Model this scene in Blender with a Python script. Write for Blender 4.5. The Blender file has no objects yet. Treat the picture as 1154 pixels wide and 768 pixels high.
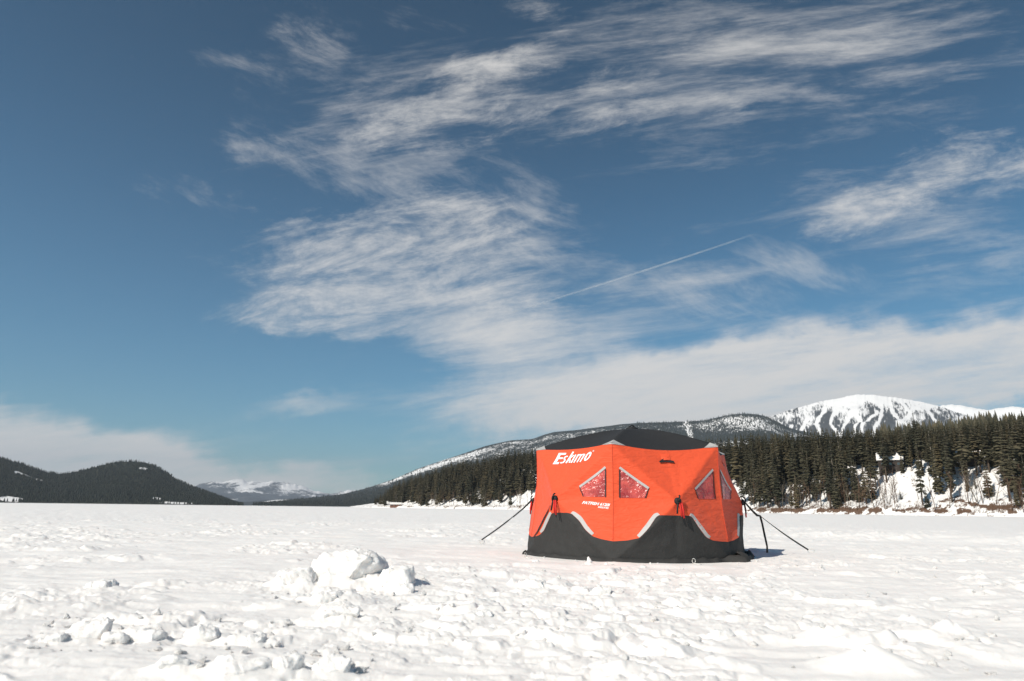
import bpy, bmesh, math, random
import numpy as np
from mathutils import Vector, Matrix
from mathutils.geometry import delaunay_2d_cdt

random.seed(7)
RNG = np.random.default_rng(7)
scene = bpy.context.scene
COL = scene.collection
R = math.radians

# ------------------------------------------------------------------ camera numbers
CAM_H = 0.695
F = 769.0
CX, CY = 577.0, 384.0
ROLL = R(0.70)
PITCH = math.atan((573.4 - 384) / F)
cp, sp, cr, sr = math.cos(PITCH), math.sin(PITCH), math.cos(ROLL), math.sin(ROLL)
FWD = np.array([0, cp, sp]); UPV = np.array([0, -sp, cp]); RIGHT = np.array([1.0, 0, 0])
XA = cr * RIGHT + sr * UPV
YA = cr * UPV - sr * RIGHT


def ray(px, py):
    d = FWD + XA * ((px - CX) / F) - YA * ((py - CY) / F)
    return d / np.linalg.norm(d)


def horizon_y(px):
    lo, hi = 300.0, 800.0
    for _ in range(40):
        m = (lo + hi) / 2
        if ray(px, m)[2] > 0: lo = m
        else: hi = m
    return lo


def hdir(px):
    d = ray(px, horizon_y(px)); d[2] = 0
    return d / np.linalg.norm(d)


def at(px, py, dist):
    """point seen at that spot of the picture, 'dist' metres away over the ground"""
    d = ray(px, py)
    return np.array([0, 0, CAM_H]) + d * (dist / math.hypot(d[0], d[1]))


def ground_pt(px, py, z=0.0):
    d = ray(px, py)
    return np.array([0, 0, CAM_H]) + d * ((z - CAM_H) / d[2])


# ------------------------------------------------------------------ noise
def _hash(ix, iy, seed):
    n = (ix.astype(np.int64) * 374761393 + iy.astype(np.int64) * 668265263 + seed * 974634777) & 0xFFFFFFFF
    n = ((n ^ (n >> 13)) * 1274126177) & 0xFFFFFFFF
    n = ((n ^ (n >> 16)) * 2246822519) & 0xFFFFFFFF
    return ((n ^ (n >> 15)) & 0xFFFFFF) / float(0xFFFFFF)


def vnoise(x, y, seed=0):
    ix, iy = np.floor(x), np.floor(y)
    fx, fy = x - ix, y - iy
    ux = fx * fx * fx * (fx * (fx * 6 - 15) + 10); uy = fy * fy * fy * (fy * (fy * 6 - 15) + 10)
    a = _hash(ix, iy, seed); b = _hash(ix + 1, iy, seed); c = _hash(ix, iy + 1, seed); d = _hash(ix + 1, iy + 1, seed)
    return (a * (1 - ux) + b * ux) * (1 - uy) + (c * (1 - ux) + d * ux) * uy


def fbm(x, y, octaves=4, seed=0, gain=0.5):
    s = 0; a = 1; t = 0
    for o in range(octaves):
        s = s + a * vnoise(x * 2 ** o + 17.3 * o, y * 2 ** o - 9.1 * o, seed + o); t += a; a *= gain
    return s / t


def cells(x, y, seed=0):
    """nearest-cell noise: distance to the border, and a random number of the cell"""
    ix, iy = np.floor(x), np.floor(y)
    f1 = np.full(x.shape, 9.0); f2 = np.full(x.shape, 9.0); rid = np.zeros(x.shape); rx = np.zeros(x.shape); ry = np.zeros(x.shape)
    for dx in (-1, 0, 1):
        for dy in (-1, 0, 1):
            cx_, cy_ = ix + dx, iy + dy
            qx = cx_ + _hash(cx_, cy_, seed + 1); qy = cy_ + _hash(cx_, cy_, seed + 2)
            d = np.hypot(x - qx, y - qy)
            closer = d < f1
            f2 = np.where(closer, f1, np.minimum(f2, d))
            rid = np.where(closer, _hash(cx_, cy_, seed + 3), rid)
            rx = np.where(closer, x - qx, rx); ry = np.where(closer, y - qy, ry)
            f1 = np.where(closer, d, f1)
    return f2 - f1, rid, rx, ry


def sstep(a, b, x):
    t = np.clip((x - a) / (b - a), 0, 1)
    return t * t * (3 - 2 * t)


# ------------------------------------------------------------------ object helpers
def tag(o, label=None, cat=None, group=None, kind=None):
    if label: o['label'] = label
    if cat: o['category'] = cat
    if group: o['group'] = group
    if kind: o['kind'] = kind
    return o


def empty(name, loc=(0, 0, 0), rz=0.0):
    o = bpy.data.objects.new(name, None); COL.objects.link(o)
    o.location = loc; o.rotation_euler = (0, 0, rz); o.empty_display_size = 0.3
    return o


def mesh_from(name, V, Fc, mat=None, parent=None, smooth=True, attrs=None):
    V = np.asarray(V, np.float32)
    me = bpy.data.meshes.new(name)
    if isinstance(Fc, np.ndarray):
        n, k = Fc.shape
        me.vertices.add(len(V)); me.vertices.foreach_set('co', V.ravel())
        me.loops.add(n * k); me.loops.foreach_set('vertex_index', Fc.astype(np.int32).ravel())
        me.polygons.add(n); me.polygons.foreach_set('loop_start', np.arange(0, n * k, k, dtype=np.int32))
        me.polygons.foreach_set('loop_total', np.full(n, k, np.int32))
        me.update(calc_edges=True)
    else:
        me.from_pydata([tuple(map(float, v)) for v in V], [], [tuple(int(i) for i in f) for f in Fc]); me.update()
    me.polygons.foreach_set('use_smooth', np.full(len(me.polygons), smooth, bool))
    if attrs:
        for k_, arr in attrs.items():
            a = me.attributes.new(k_, 'FLOAT', 'POINT'); a.data.foreach_set('value', np.asarray(arr, np.float32).ravel())
    if mat: me.materials.append(mat)
    o = bpy.data.objects.new(name, me); COL.objects.link(o)
    if parent is not None: o.parent = parent
    return o


def grid_faces(nr, nc, wrap=False):
    i = np.arange(nr - 1)[:, None]; j = np.arange(nc if wrap else nc - 1)[None, :]
    j2 = (j + 1) % nc
    return np.stack([i * nc + j, i * nc + j2, (i + 1) * nc + j2, (i + 1) * nc + j], -1).reshape(-1, 4)


def tube(path, rad_, sides=6):
    """vertices and faces of a tube along a path; rad_ is a number or one per point"""
    path = [Vector(map(float, p)) for p in path]
    rr = rad_ if hasattr(rad_, '__len__') else [rad_] * len(path)
    V, Fc = [], []
    for i, p in enumerate(path):
        t = (path[min(i + 1, len(path) - 1)] - path[max(i - 1, 0)]).normalized()
        ref = Vector((0, 0, 1)) if abs(t.z) < 0.9 else Vector((1, 0, 0))
        a = t.cross(ref).normalized(); b = t.cross(a)
        for s in range(sides):
            w = 2 * math.pi * s / sides
            V.append(p + (a * math.cos(w) + b * math.sin(w)) * rr[i])
    for i in range(len(path) - 1):
        for s in range(sides):
            s2 = (s + 1) % sides
            Fc.append((i * sides + s, i * sides + s2, (i + 1) * sides + s2, (i + 1) * sides + s))
    Fc.append(tuple(range(sides))[::-1]); n = (len(path) - 1) * sides
    Fc.append(tuple(range(n, n + sides)))
    return V, Fc


def join(parts):
    V, Fc = [], []
    for v, f in parts:
        o = len(V); V.extend(v); Fc.extend([tuple(i + o for i in q) for q in f])
    return V, Fc


def box(c, s, rz=0.0):
    V = []
    for z in (-.5, .5):
        for x, y in ((-.5, -.5), (.5, -.5), (.5, .5), (-.5, .5)):
            X, Y = x * s[0], y * s[1]
            V.append(Vector((c[0] + X * math.cos(rz) - Y * math.sin(rz), c[1] + X * math.sin(rz) + Y * math.cos(rz), c[2] + z * s[2])))
    return V, [(3, 2, 1, 0), (4, 5, 6, 7), (0, 1, 5, 4), (1, 2, 6, 5), (2, 3, 7, 6), (3, 0, 4, 7)]


# ------------------------------------------------------------------ materials
class NT:
    def __init__(self, tree):
        self.t = tree; tree.nodes.clear()

    def n(self, typ, **kw):
        nd = self.t.nodes.new(typ)
        ins = kw.pop('ins', {})
        for k, v in kw.items(): setattr(nd, k, v)
        for k, v in ins.items():
            if hasattr(v, 'is_output'): self.t.links.new(v, nd.inputs[k])
            else: nd.inputs[k].default_value = v
        return nd

    def m(self, op, a, b=0.0, c=0.0, clamp=False):
        return self.n('ShaderNodeMath', operation=op, use_clamp=clamp, ins={0: a, 1: b, 2: c}).outputs[0]

    def vm(self, op, a, b=(0, 0, 0)):
        nd = self.n('ShaderNodeVectorMath', operation=op, ins={0: a, 1: b})
        return nd.outputs['Value'] if op in ('DOT_PRODUCT', 'LENGTH') else nd.outputs[0]

    def noise(self, vec, scale, detail=4, rough=0.5, dist=0.0, typ=None):
        nd = self.n('ShaderNodeTexNoise', ins={'Vector': vec, 'Scale': scale, 'Detail': detail, 'Roughness': rough, 'Distortion': dist})
        return nd.outputs['Fac']

    def ss(self, x, lo, hi, a=0.0, b=1.0):
        return self.n('ShaderNodeMapRange', interpolation_type='SMOOTHSTEP', ins={'Value': x, 'From Min': lo, 'From Max': hi, 'To Min': a, 'To Max': b}).outputs[0]

    def mix(self, f, a, b):
        nd = self.n('ShaderNodeMix', data_type='RGBA', clamp_factor=True)
        for s, v in ((nd.inputs[0], f), (nd.inputs[6], a), (nd.inputs[7], b)):
            if hasattr(v, 'is_output'): self.t.links.new(v, s)
            else: s.default_value = v if not isinstance(v, tuple) or len(v) == 4 else (*v, 1)
        return nd.outputs[2]

    def map(self, vec, scale=(1, 1, 1), rot=(0, 0, 0), loc=(0, 0, 0)):
        return self.n('ShaderNodeMapping', ins={'Vector': vec, 'Scale': scale, 'Rotation': rot, 'Location': loc}).outputs[0]

    def bump(self, h, strength=0.3, dist=0.02):
        return self.n('ShaderNodeBump', ins={'Height': h, 'Strength': strength, 'Distance': dist}).outputs[0]


def material(name):
    m = bpy.data.materials.new(name); m.use_nodes = True
    t = NT(m.node_tree); out = t.n('ShaderNodeOutputMaterial')
    return m, t, out


def principled(t, out, **ins):
    keys = {'color': 'Base Color', 'rough': 'Roughness', 'normal': 'Normal', 'spec': 'Specular IOR Level', 'sheen': 'Sheen Weight', 'metal': 'Metallic', 'coat': 'Coat Weight'}
    b = t.n('ShaderNodeBsdfPrincipled')
    for k, v in ins.items():
        s = b.inputs[keys.get(k, k)]
        if hasattr(v, 'is_output'): t.t.links.new(v, s)
        else: s.default_value = (*v, 1) if isinstance(v, tuple) and len(v) == 3 and 'Radius' not in k else v
    t.t.links.new(b.outputs[0], out.inputs[0])
    return b


def plain(name, col, rough=0.7, var=0.12, scale=30, bump=0.0, bscale=60, spec=0.3, dist=0.005):
    m, t, out = material(name)
    co = t.n('ShaderNodeTexCoord').outputs['Object']
    n = t.noise(co, scale, 4, 0.6)
    c = t.mix(n, tuple(x * (1 - var) for x in col), tuple(min(1, x * (1 + var)) for x in col))
    kw = dict(color=c, rough=rough, spec=spec)
    if bump: kw['normal'] = t.bump(t.noise(co, bscale, 5, 0.6), bump, dist)
    principled(t, out, **kw)
    return m


def snow_material(name, fine=1.0, bmp=0.25):
    m, t, out = material(name)
    co = t.n('ShaderNodeTexCoord').outputs['Object']
    big = t.noise(t.map(co, (0.35, 0.9, 1)), 1.0, 4, 0.55)
    c = t.mix(big, (0.86, 0.82, 0.785), (0.93, 0.895, 0.86))
    h1 = t.noise(co, 22 * fine, 5, 0.6)
    h2 = t.noise(co, 140 * fine, 3, 0.6)
    h = t.m('ADD', h1, t.m('MULTIPLY', h2, 0.25))
    principled(t, out, color=c, rough=0.55, spec=0.25, normal=t.bump(h, bmp, 0.015), **{'Subsurface Weight': 0.35, 'Subsurface Radius': (0.08, 0.07, 0.065), 'Subsurface Scale': 1.0})
    return m


def hill_material(name, forest_a, forest_b, scale, snow_gain=1.0, bump=0.6, bdist=20.0, shrub=None, fine=6.0, downhill=False):
    """woods with snow showing between the trees; the 'snow' attribute says how open the ground is"""
    m, t, out = material(name)
    co = t.n('ShaderNodeTexCoord').outputs['Object']
    at_ = t.n('ShaderNodeAttribute', attribute_name='snow').outputs['Fac']
    if downhill:
        uv = t.n('ShaderNodeCombineXYZ', ins={0: t.n('ShaderNodeAttribute', attribute_name='along').outputs['Fac'], 1: t.n('ShaderNodeAttribute', attribute_name='upslope').outputs['Fac'], 2: 0.0}).outputs[0]
        n1 = t.noise(t.map(uv, (0.10, 7.0, 1)), 1.0, 5, 0.65, 0.6); n2 = t.noise(t.map(uv, (0.42, 20.0, 1)), 1.0, 4, 0.7, 0.5)
    else:
        n1 = t.noise(co, scale, 5, 0.65); n2 = t.noise(co, scale * fine, 3, 0.6)
    n = t.m('ADD', t.m('MULTIPLY', n1, 0.4), t.m('MULTIPLY', n2, 0.6))
    lvl = t.m('ADD', t.m('SUBTRACT', n, 1.0), t.m('MULTIPLY', at_, snow_gain))
    f = t.ss(lvl, -0.06, 0.06)
    fc = t.mix(n2, forest_a, forest_b)
    if shrub: fc = t.mix(t.ss(t.noise(co, scale * 0.8, 3, 0.5), 0.5, 0.62), fc, shrub)
    sc = t.mix(n1, (0.80, 0.79, 0.79), (0.9, 0.89, 0.88))
    principled(t, out, color=t.mix(f, fc, sc), rough=0.85, spec=0.1, normal=t.bump(n, bump, bdist))
    return m


M = {}
M['snow'] = snow_material('snow')
M['snow_block'] = snow_material('snow_block', 1.3, 0.6)
M['black_fabric'] = plain('black_fabric', (0.038, 0.037, 0.036), 0.75, 0.25, 9, 0.35, 26, 0.25, 0.02)
M['roof_fabric'] = plain('roof_fabric', (0.030, 0.030, 0.031), 0.7, 0.15, 6, 0.15, 18, 0.2, 0.02)
M['grey_trim'] = plain('grey_trim', (0.44, 0.43, 0.42), 0.5, 0.08, 20)
M['corner_grey'] = plain('corner_grey', (0.42, 0.41, 0.40), 0.6, 0.12, 20, 0.2, 60)
M['white_print'] = plain('white_print', (0.86, 0.85, 0.84), 0.55, 0.03, 20)
M['black_web'] = plain('black_web', (0.02, 0.02, 0.021), 0.7, 0.2, 60, 0.2, 200)
M['red_web'] = plain('red_web', (0.60, 0.03, 0.025), 0.7, 0.15, 60)
M['piping'] = plain('piping', (0.05, 0.02, 0.02), 0.6, 0.2, 60)
M['cord_white'] = plain('cord_white', (0.72, 0.70, 0.66), 0.6, 0.1, 60)


def tent_fabric(name, col):
    m, t, out = material(name)
    co = t.n('ShaderNodeTexCoord').outputs['Object']
    n = t.noise(co, 3.0, 4, 0.55)
    c = t.mix(n, tuple(x * 0.93 for x in col), tuple(min(1, x * 1.06) for x in col))
    wr = t.noise(t.map(co, (1, 1, 2.6)), 7.0, 4, 0.5, 0.6)
    fine = t.noise(co, 160, 2, 0.5)
    h = t.m('ADD', wr, t.m('MULTIPLY', fine, 0.05))
    nb = t.bump(h, 0.6, 0.035)
    b = principled(t, out, color=c, rough=0.62, spec=0.25, sheen=0.15, normal=nb)
    tr = t.n('ShaderNodeBsdfTranslucent', ins={'Color': c})
    mx = t.n('ShaderNodeMixShader', ins={0: 0.22, 1: b.outputs[0], 2: tr.outputs[0]})
    t.t.links.new(mx.outputs[0], out.inputs[0])
    return m


M['seam'] = plain('seam_tape', (0.62, 0.07, 0.03), 0.7, 0.2, 20)
M['orange'] = tent_fabric('orange_fabric', (0.92, 0.115, 0.042))


def window_mat():
    m, t, out = material('clear_vinyl')
    co = t.n('ShaderNodeTexCoord').outputs['Object']
    v = t.noise(co, 9, 3, 0.6, 1.2)
    c = t.mix(t.ss(t.noise(co, 5, 3, 0.6), 0.35, 0.65), (0.34, 0.032, 0.03), (0.62, 0.085, 0.065))
    principled(t, out, color=c, rough=0.24, spec=0.7, coat=0.25, normal=t.bump(v, 0.7, 0.05))
    return m


M['vinyl'] = window_mat()
M['bark'] = plain('bark', (0.085, 0.062, 0.045), 0.9, 0.35, 2.0)
M['pale_bark'] = plain('pale_bark', (0.20, 0.17, 0.135), 0.9, 0.35, 2.0)
M['brown_twig'] = plain('brown_twig', (0.14, 0.085, 0.055), 0.9, 0.4, 0.3)
M['house_wall'] = plain('house_wall', (0.045, 0.035, 0.03), 0.8, 0.25, 1.5)
M['house_red'] = plain('house_red', (0.20, 0.10, 0.07), 0.8, 0.25, 1.5)
M['window_glass'] = plain('window_glass', (0.05, 0.06, 0.07), 0.1, 0.1, 2, spec=0.8)
M['metal'] = plain('metal', (0.35, 0.35, 0.36), 0.4, 0.1, 30, spec=0.6)


def needle_mat():
    m, t, out = material('needles')
    oi = t.n('ShaderNodeObjectInfo').outputs['Random']
    co = t.n('ShaderNodeTexCoord').outputs['Object']
    tv = t.n('ShaderNodeAttribute', attribute_name='tone').outputs['Fac']
    f = t.m('MULTIPLY', t.m('ADD', oi, tv), 1.0)
    f = t.m('FRACT', f)
    c = t.mix(f, (0.048, 0.046, 0.032), (0.150, 0.122, 0.076))
    c = t.mix(t.ss(f, 0.80, 1.0), c, (0.150, 0.115, 0.065))
    c = t.mix(t.noise(co, 0.6, 3, 0.6), c, t.mix(0.5, c, (0.045, 0.055, 0.030)))
    principled(t, out, color=c, rough=0.8, spec=0.15)
    return m


M['needles'] = needle_mat()
M['far_needles'] = plain('far_needles', (0.036, 0.042, 0.034), 0.9, 0.25, 0.006, spec=0.1)

# ------------------------------------------------------------------ world: sky with cirrus
SUN_EL = R(40.0)
SUN_AZ = R(180 + 47)              # compass from +Y, clockwise: behind the camera and to the left
world = bpy.data.worlds.new('World'); scene.world = world; world.use_nodes = True
W = NT(world.node_tree)
SKY_STRENGTH = 0.10
wout = W.n('ShaderNodeOutputWorld')
sky = W.n('ShaderNodeTexSky', sky_type='NISHITA', sun_disc=False, sun_elevation=SUN_EL, sun_rotation=SUN_AZ,
          altitude=900.0, air_density=1.0, dust_density=0.6, ozone_density=1.4)
gen = W.n('ShaderNodeTexCoord').outputs['Generated']
sep = W.n('ShaderNodeSeparateXYZ', ins={0: gen})
ysafe = W.m('MAXIMUM', sep.outputs[1], 0.08)
gx = W.m('DIVIDE', sep.outputs[0], ysafe); gz = W.m('DIVIDE', sep.outputs[2], ysafe)
G0 = W.n('ShaderNodeCombineXYZ', ins={0: gx, 1: gz, 2: 0.0}).outputs[0]
wn = W.n('ShaderNodeTexNoise', ins={'Vector': G0, 'Scale': 7.0, 'Detail': 5.0, 'Roughness': 0.6})
warp = W.vm('MULTIPLY', W.vm('SUBTRACT', wn.outputs['Color'], (0.5, 0.5, 0.5)), (0.16, 0.09, 0.0))
G = W.vm('ADD', G0, warp)


def gno(px, py):
    d = ray(px, py)
    return np.array([d[0] / d[1], d[2] / d[1]])


def blob(px, py, rx, ry, ang, wgt):
    """a soft patch of sky: centre, half sizes and tilt, kept as directions in the world"""
    c = gno(px, py); a = R(ang)
    e1 = gno(px + rx * math.cos(a), py + rx * math.sin(a)) - c
    e2 = gno(px - ry * math.sin(a), py + ry * math.cos(a)) - c
    A = np.linalg.inv(np.array([e1, e2]).T)
    d = W.vm('SUBTRACT', G, (c[0], c[1], 0))
    p = W.vm('DOT_PRODUCT', d, (A[0, 0], A[0, 1], 0)); q = W.vm('DOT_PRODUCT', d, (A[1, 0], A[1, 1], 0))
    s = W.m('ADD', W.m('MULTIPLY', p, p), W.m('MULTIPLY', q, q))
    return W.m('MULTIPLY', W.m('POWER', 2.718, W.m('MULTIPLY', s, -0.9)), wgt)


def total(blobs):
    s = None
    for b in blobs:
        v = blob(*b); s = v if s is None else W.m('ADD', s, v)
    return W.m('MINIMUM', s, 1.3)


def streaks(ang, along, across, detail=7, rough=0.62, dist=0.5, off=0.0):
    v = W.map(G0, (1, 1, 1), (0, 0, R(ang)), (off, off * .7, 0))
    v = W.map(v, (along, across, 1))
    n = W.noise(v, 1.0, detail, rough, dist)
    return W.ss(n, 0.24, 0.74)


def layer(mask, n, thr, soft):
    return W.ss(W.m('SUBTRACT', mask, W.m('MULTIPLY', W.m('SUBTRACT', 1.0, n), thr)), 0.0, soft)


# tilt: + runs down to the right in the picture
mUp = total([(415, 285, 160, 52, 8, 1.25), (350, 330, 105, 52, -14, 1.2), (310, 365, 50, 14, 5, 0.75), (390, 372, 55, 13, 0, 0.7), (525, 238, 110, 40, 14, 1.2),
             (490, 150, 150, 30, 2, 0.85), (515, 90, 110, 32, -20, 0.95), (655, 112, 130, 40, -6, 0.66), (850, 122, 60, 20, -6, 0.8), (570, 70, 60, 20, -10, 0.45),
             (745, 118, 100, 26, 0, 0.55), (1100, 185, 125, 50, -10, 1.05), (975, 242, 110, 30, -14, 1.05), (1044, 299, 18, 12, 0, 0.75), (620, 20, 90, 34, 20, 0.75), (560, 360, 150, 46, 6, 0.95)])
mDn = total([(285, 165, 70, 26, 28, 1.0), (255, 76, 60, 22, 15, 0.95), (350, 50, 75, 32, 40, 0.95), (395, 190, 90, 26, 24, 0.85), (470, 205, 100, 30, 22, 0.5),
             (215, 215, 80, 22, 30, 0.85), (898, 300, 95, 32, 20, 0.95), (800, 335, 120, 34, 12, 1.0), (560, 205, 100, 40, 25, 0.45), (990, 85, 190, 80, 25, 0.42),
             (605, 255, 60, 40, 40, 0.75), (460, 20, 80, 24, 0, 0.6), (150, 66, 24, 9, 0, 0.55), (720, 60, 160, 50, 20, 0.38)])
mVeil = total([(1010, 425, 360, 46, -7, 1.15), (820, 445, 300, 34, -5, 1.0), (850, 395, 240, 26, -6, 0.6), (700, 420, 180, 16, -8, 0.6), (1120, 405, 190, 50, -10, 1.1), (0, 505, 230, 58, 11, 1.15), (190, 530, 190, 40, 14, 1.0), (390, 545, 150, 24, 4, 0.75),
               (560, 385, 130, 40, 4, 0.8), (330, 458, 75, 12, -6, 0.6), (45, 382, 80, 20, -4, 0.45), (1010, 35, 220, 90, 5, 0.62), (800, 60, 200, 60, 6, 0.42),
               (1060, 265, 170, 60, 6, 0.6), (640, 462, 150, 16, -4, 0.6), (470, 330, 220, 80, 5, 0.45), (540, 120, 240, 90, 0, 0.5), (330, 130, 150, 70, 20, 0.28), (900, 200, 200, 60, 10, 0.22), (760, 320, 170, 50, 8, 0.5)])
dUp = layer(mUp, streaks(-12, 5.5, 17.0, 12, 0.74, 0.3, off=1.3), 1.26, 1.6)
dDn = layer(mDn, streaks(24, 5.0, 16.0, 12, 0.74, 0.3, off=4.1), 0.98, 1.6)
dVe = layer(mVeil, streaks(-9, 2.8, 16.0, 11, 0.70, 0.3, off=7.7), 0.74, 1.15)
puff = W.noise(W.map(G0, (30, 44, 1)), 1.0, 5, 0.6)
dUp = W.m('MULTIPLY', dUp, W.ss(puff, 0.2, 0.6, 0.55, 1.0))
inv = W.m('MULTIPLY', W.m('MULTIPLY', W.m('SUBTRACT', 1.0, W.m('MULTIPLY', dUp, 0.90)), W.m('SUBTRACT', 1.0, W.m('MULTIPLY', dDn, 0.66))), W.m('SUBTRACT', 1.0, W.m('MULTIPLY', dVe, 0.93)))
alpha = W.m('SUBTRACT', 1.0, inv, clamp=True)
hs = W.n('ShaderNodeHueSaturation', ins={'Hue': 0.5, 'Saturation': 1.0, 'Value': 1.0, 'Color': sky.outputs[0]}).outputs[0]
skyc = W.mix(1.0, hs, hs)
tint = W.n('ShaderNodeMix', data_type='RGBA', blend_type='MULTIPLY', clamp_factor=True)
tint.inputs[0].default_value = 1.0; W.t.links.new(hs, tint.inputs[6]); tint.inputs[7].default_value = (0.305, 0.625, 0.695, 1)
cloudc = (0.64 / SKY_STRENGTH, 0.62 / SKY_STRENGTH, 0.595 / SKY_STRENGTH, 1)
zen = W.ss(sep.outputs[2], 0.18, 0.72, 1.0, 0.62)
deep = W.vm('SCALE', tint.outputs[2]); deep.node.inputs['Scale'].default_value = 1.0; W.t.links.new(zen, deep.node.inputs['Scale'])
fin = W.mix(alpha, deep, cloudc)
bg = W.n('ShaderNodeBackground', ins={'Color': fin, 'Strength': SKY_STRENGTH})
W.t.links.new(bg.outputs[0], wout.inputs[0])
world.cycles.sampling_method = 'MANUAL'; world.cycles.sample_map_resolution = 512

# sun
sd = Vector((math.sin(SUN_AZ) * math.cos(SUN_EL), math.cos(SUN_AZ) * math.cos(SUN_EL), math.sin(SUN_EL)))
sl = bpy.data.lights.new('sun', 'SUN'); sl.energy = 4.0; sl.angle = R(0.5); sl.color = (1.0, 0.935, 0.835)
so = bpy.data.objects.new('sun', sl); COL.objects.link(so); so.rotation_euler = sd.to_track_quat('Z', 'Y').to_euler(); so.location = (-30, -30, 60)

# ------------------------------------------------------------------ the frozen lake
TENT = np.array([2.032, 11.474])


big = [
    (388, 660, 100, 40, 101, 'large smooth snow block, the highest of the pile left of the tent', .7),
    (328, 662, 50, 28, 2, 'rounded snow lump leaning on the left side of the largest block', .8),
    (446, 664, 50, 36, 3, 'broken jagged snow slab at the right end of the pile', .8),
    (372, 682, 60, 20, 5, 'low snow lump in front of the largest block', .8),
    (455, 668, 26, 14, 6, 'small angular snow lump at the far right foot of the pile', .8),
    (262, 772, 78, 30, 7, 'squared snow block at the bottom edge left of the middle', .8),
    (318, 768, 44, 30, 8, 'upright snow block right of the squared block at the bottom edge', .8),
    (190, 768, 44, 26, 9, 'snow block left of the squared block at the bottom edge', .8),
    (372, 766, 44, 28, 10, 'pointed snow block fourth along the bottom edge', .8),
    (375, 704, 62, 28, 11, 'wide slanted snow slab below the pile', .8),
    (88, 728, 56, 30, 12, 'cracked snow lump near the left end of the broken ridge', .8),
    (160, 728, 40, 22, 13, 'mid sized lump in the broken snow ridge at lower left', .8),
    (125, 730, 30, 18, 26, 'small lump between two larger ones in the broken ridge', .8),
    (225, 726, 44, 20, 14, 'low wide lump at the right part of the broken snow ridge', .8),
    (55, 732, 26, 14, 15, 'leftmost small lump of the broken snow ridge', .8),
    (280, 728, 36, 16, 16, 'lump closing the right end of the broken snow ridge', .8),
    (110, 668, 34, 10, 17, 'flat lump of crust alone on the smooth snow at left', .8),
    (664, 637, 9, 11, 18, 'small pointed snow lump against the black tent front', .8),
    (683, 638, 7, 5, 19, 'tiny snow lump right of the pointed one at the tent front', .8),
    (604, 634, 10, 4, 20, 'flat snow lump at the left foot of the tent', .8),
    (725, 640, 9, 5, 21, 'small snow lump before the right front wall of the tent', .8),
    (680, 672, 26, 12, 22, 'mid sized snow lump on trampled snow below the tent', .8),
    (600, 664, 36, 12, 23, 'flat broken slab on trampled snow below the tent left corner', .8),
    (815, 716, 34, 16, 24, 'tilted slab of crust in the trampled snow of the right middle', .8),
    (540, 700, 34, 14, 25, 'low slab of crust just right of the slanted slab', .8),
]
MOUNDS = []
for _q in big:
    _c = ground_pt(_q[0], min(_q[1], 772)); _k = math.hypot(_c[0], _c[1]) / 780.0
    MOUNDS.append((_c[0], _c[1] + _q[2] * _k * .25, _q[2] * _k * .85, _q[3] * _k * .42))


def rough_mask(x, y):
    r = np.hypot(x, y)
    n = fbm(x * 0.55 + 3, y * 0.55, 4, 11)
    m = sstep(0.45, 0.58, n) * 0.75
    patch = 0.25 + 0.75 * sstep(0.42, 0.56, fbm(x * 1.3 + 8, y * 0.9 + 2, 4, 14))
    for px, py, w, h_, g in ((390, 660, 130, 34, 1.0), (240, 700, 210, 18, 1.0), (300, 752, 120, 26, 1.0), (440, 700, 120, 26, 0.9), (150, 665, 80, 8, 0.7), (640, 665, 260, 26, 0.9),
                             (850, 690, 330, 40, 0.8), (1050, 660, 180, 40, 0.7), (620, 740, 160, 26, 0.8), (560, 650, 120, 20, 0.8)):
        c = ground_pt(px, py); e1 = np.linalg.norm(ground_pt(px + w, py) - c); e2 = np.linalg.norm(ground_pt(px, py - h_) - ground_pt(px, py + h_)) / 2
        m = np.maximum(m, g * patch * np.exp(-(((x - c[0]) / e1) ** 2 + ((y - c[1]) / e2) ** 2)))
    for px, py, w, h_ in ((150, 755, 190, 34), (150, 640, 170, 14), (330, 690, 150, 8), (1130, 760, 110, 22), (500, 760, 90, 14)):
        c = ground_pt(px, py); e1 = np.linalg.norm(ground_pt(px + w, py) - c); e2 = np.linalg.norm(ground_pt(px, py - h_) - ground_pt(px, min(py + h_, 767))) / 2
        m = m * (1 - 0.9 * np.exp(-(((x - c[0]) / e1) ** 2 + ((y - c[1]) / e2) ** 2)))
    return m


RIDGE_A, RIDGE_B = ground_pt(850, 603), ground_pt(1154, 611)


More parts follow.
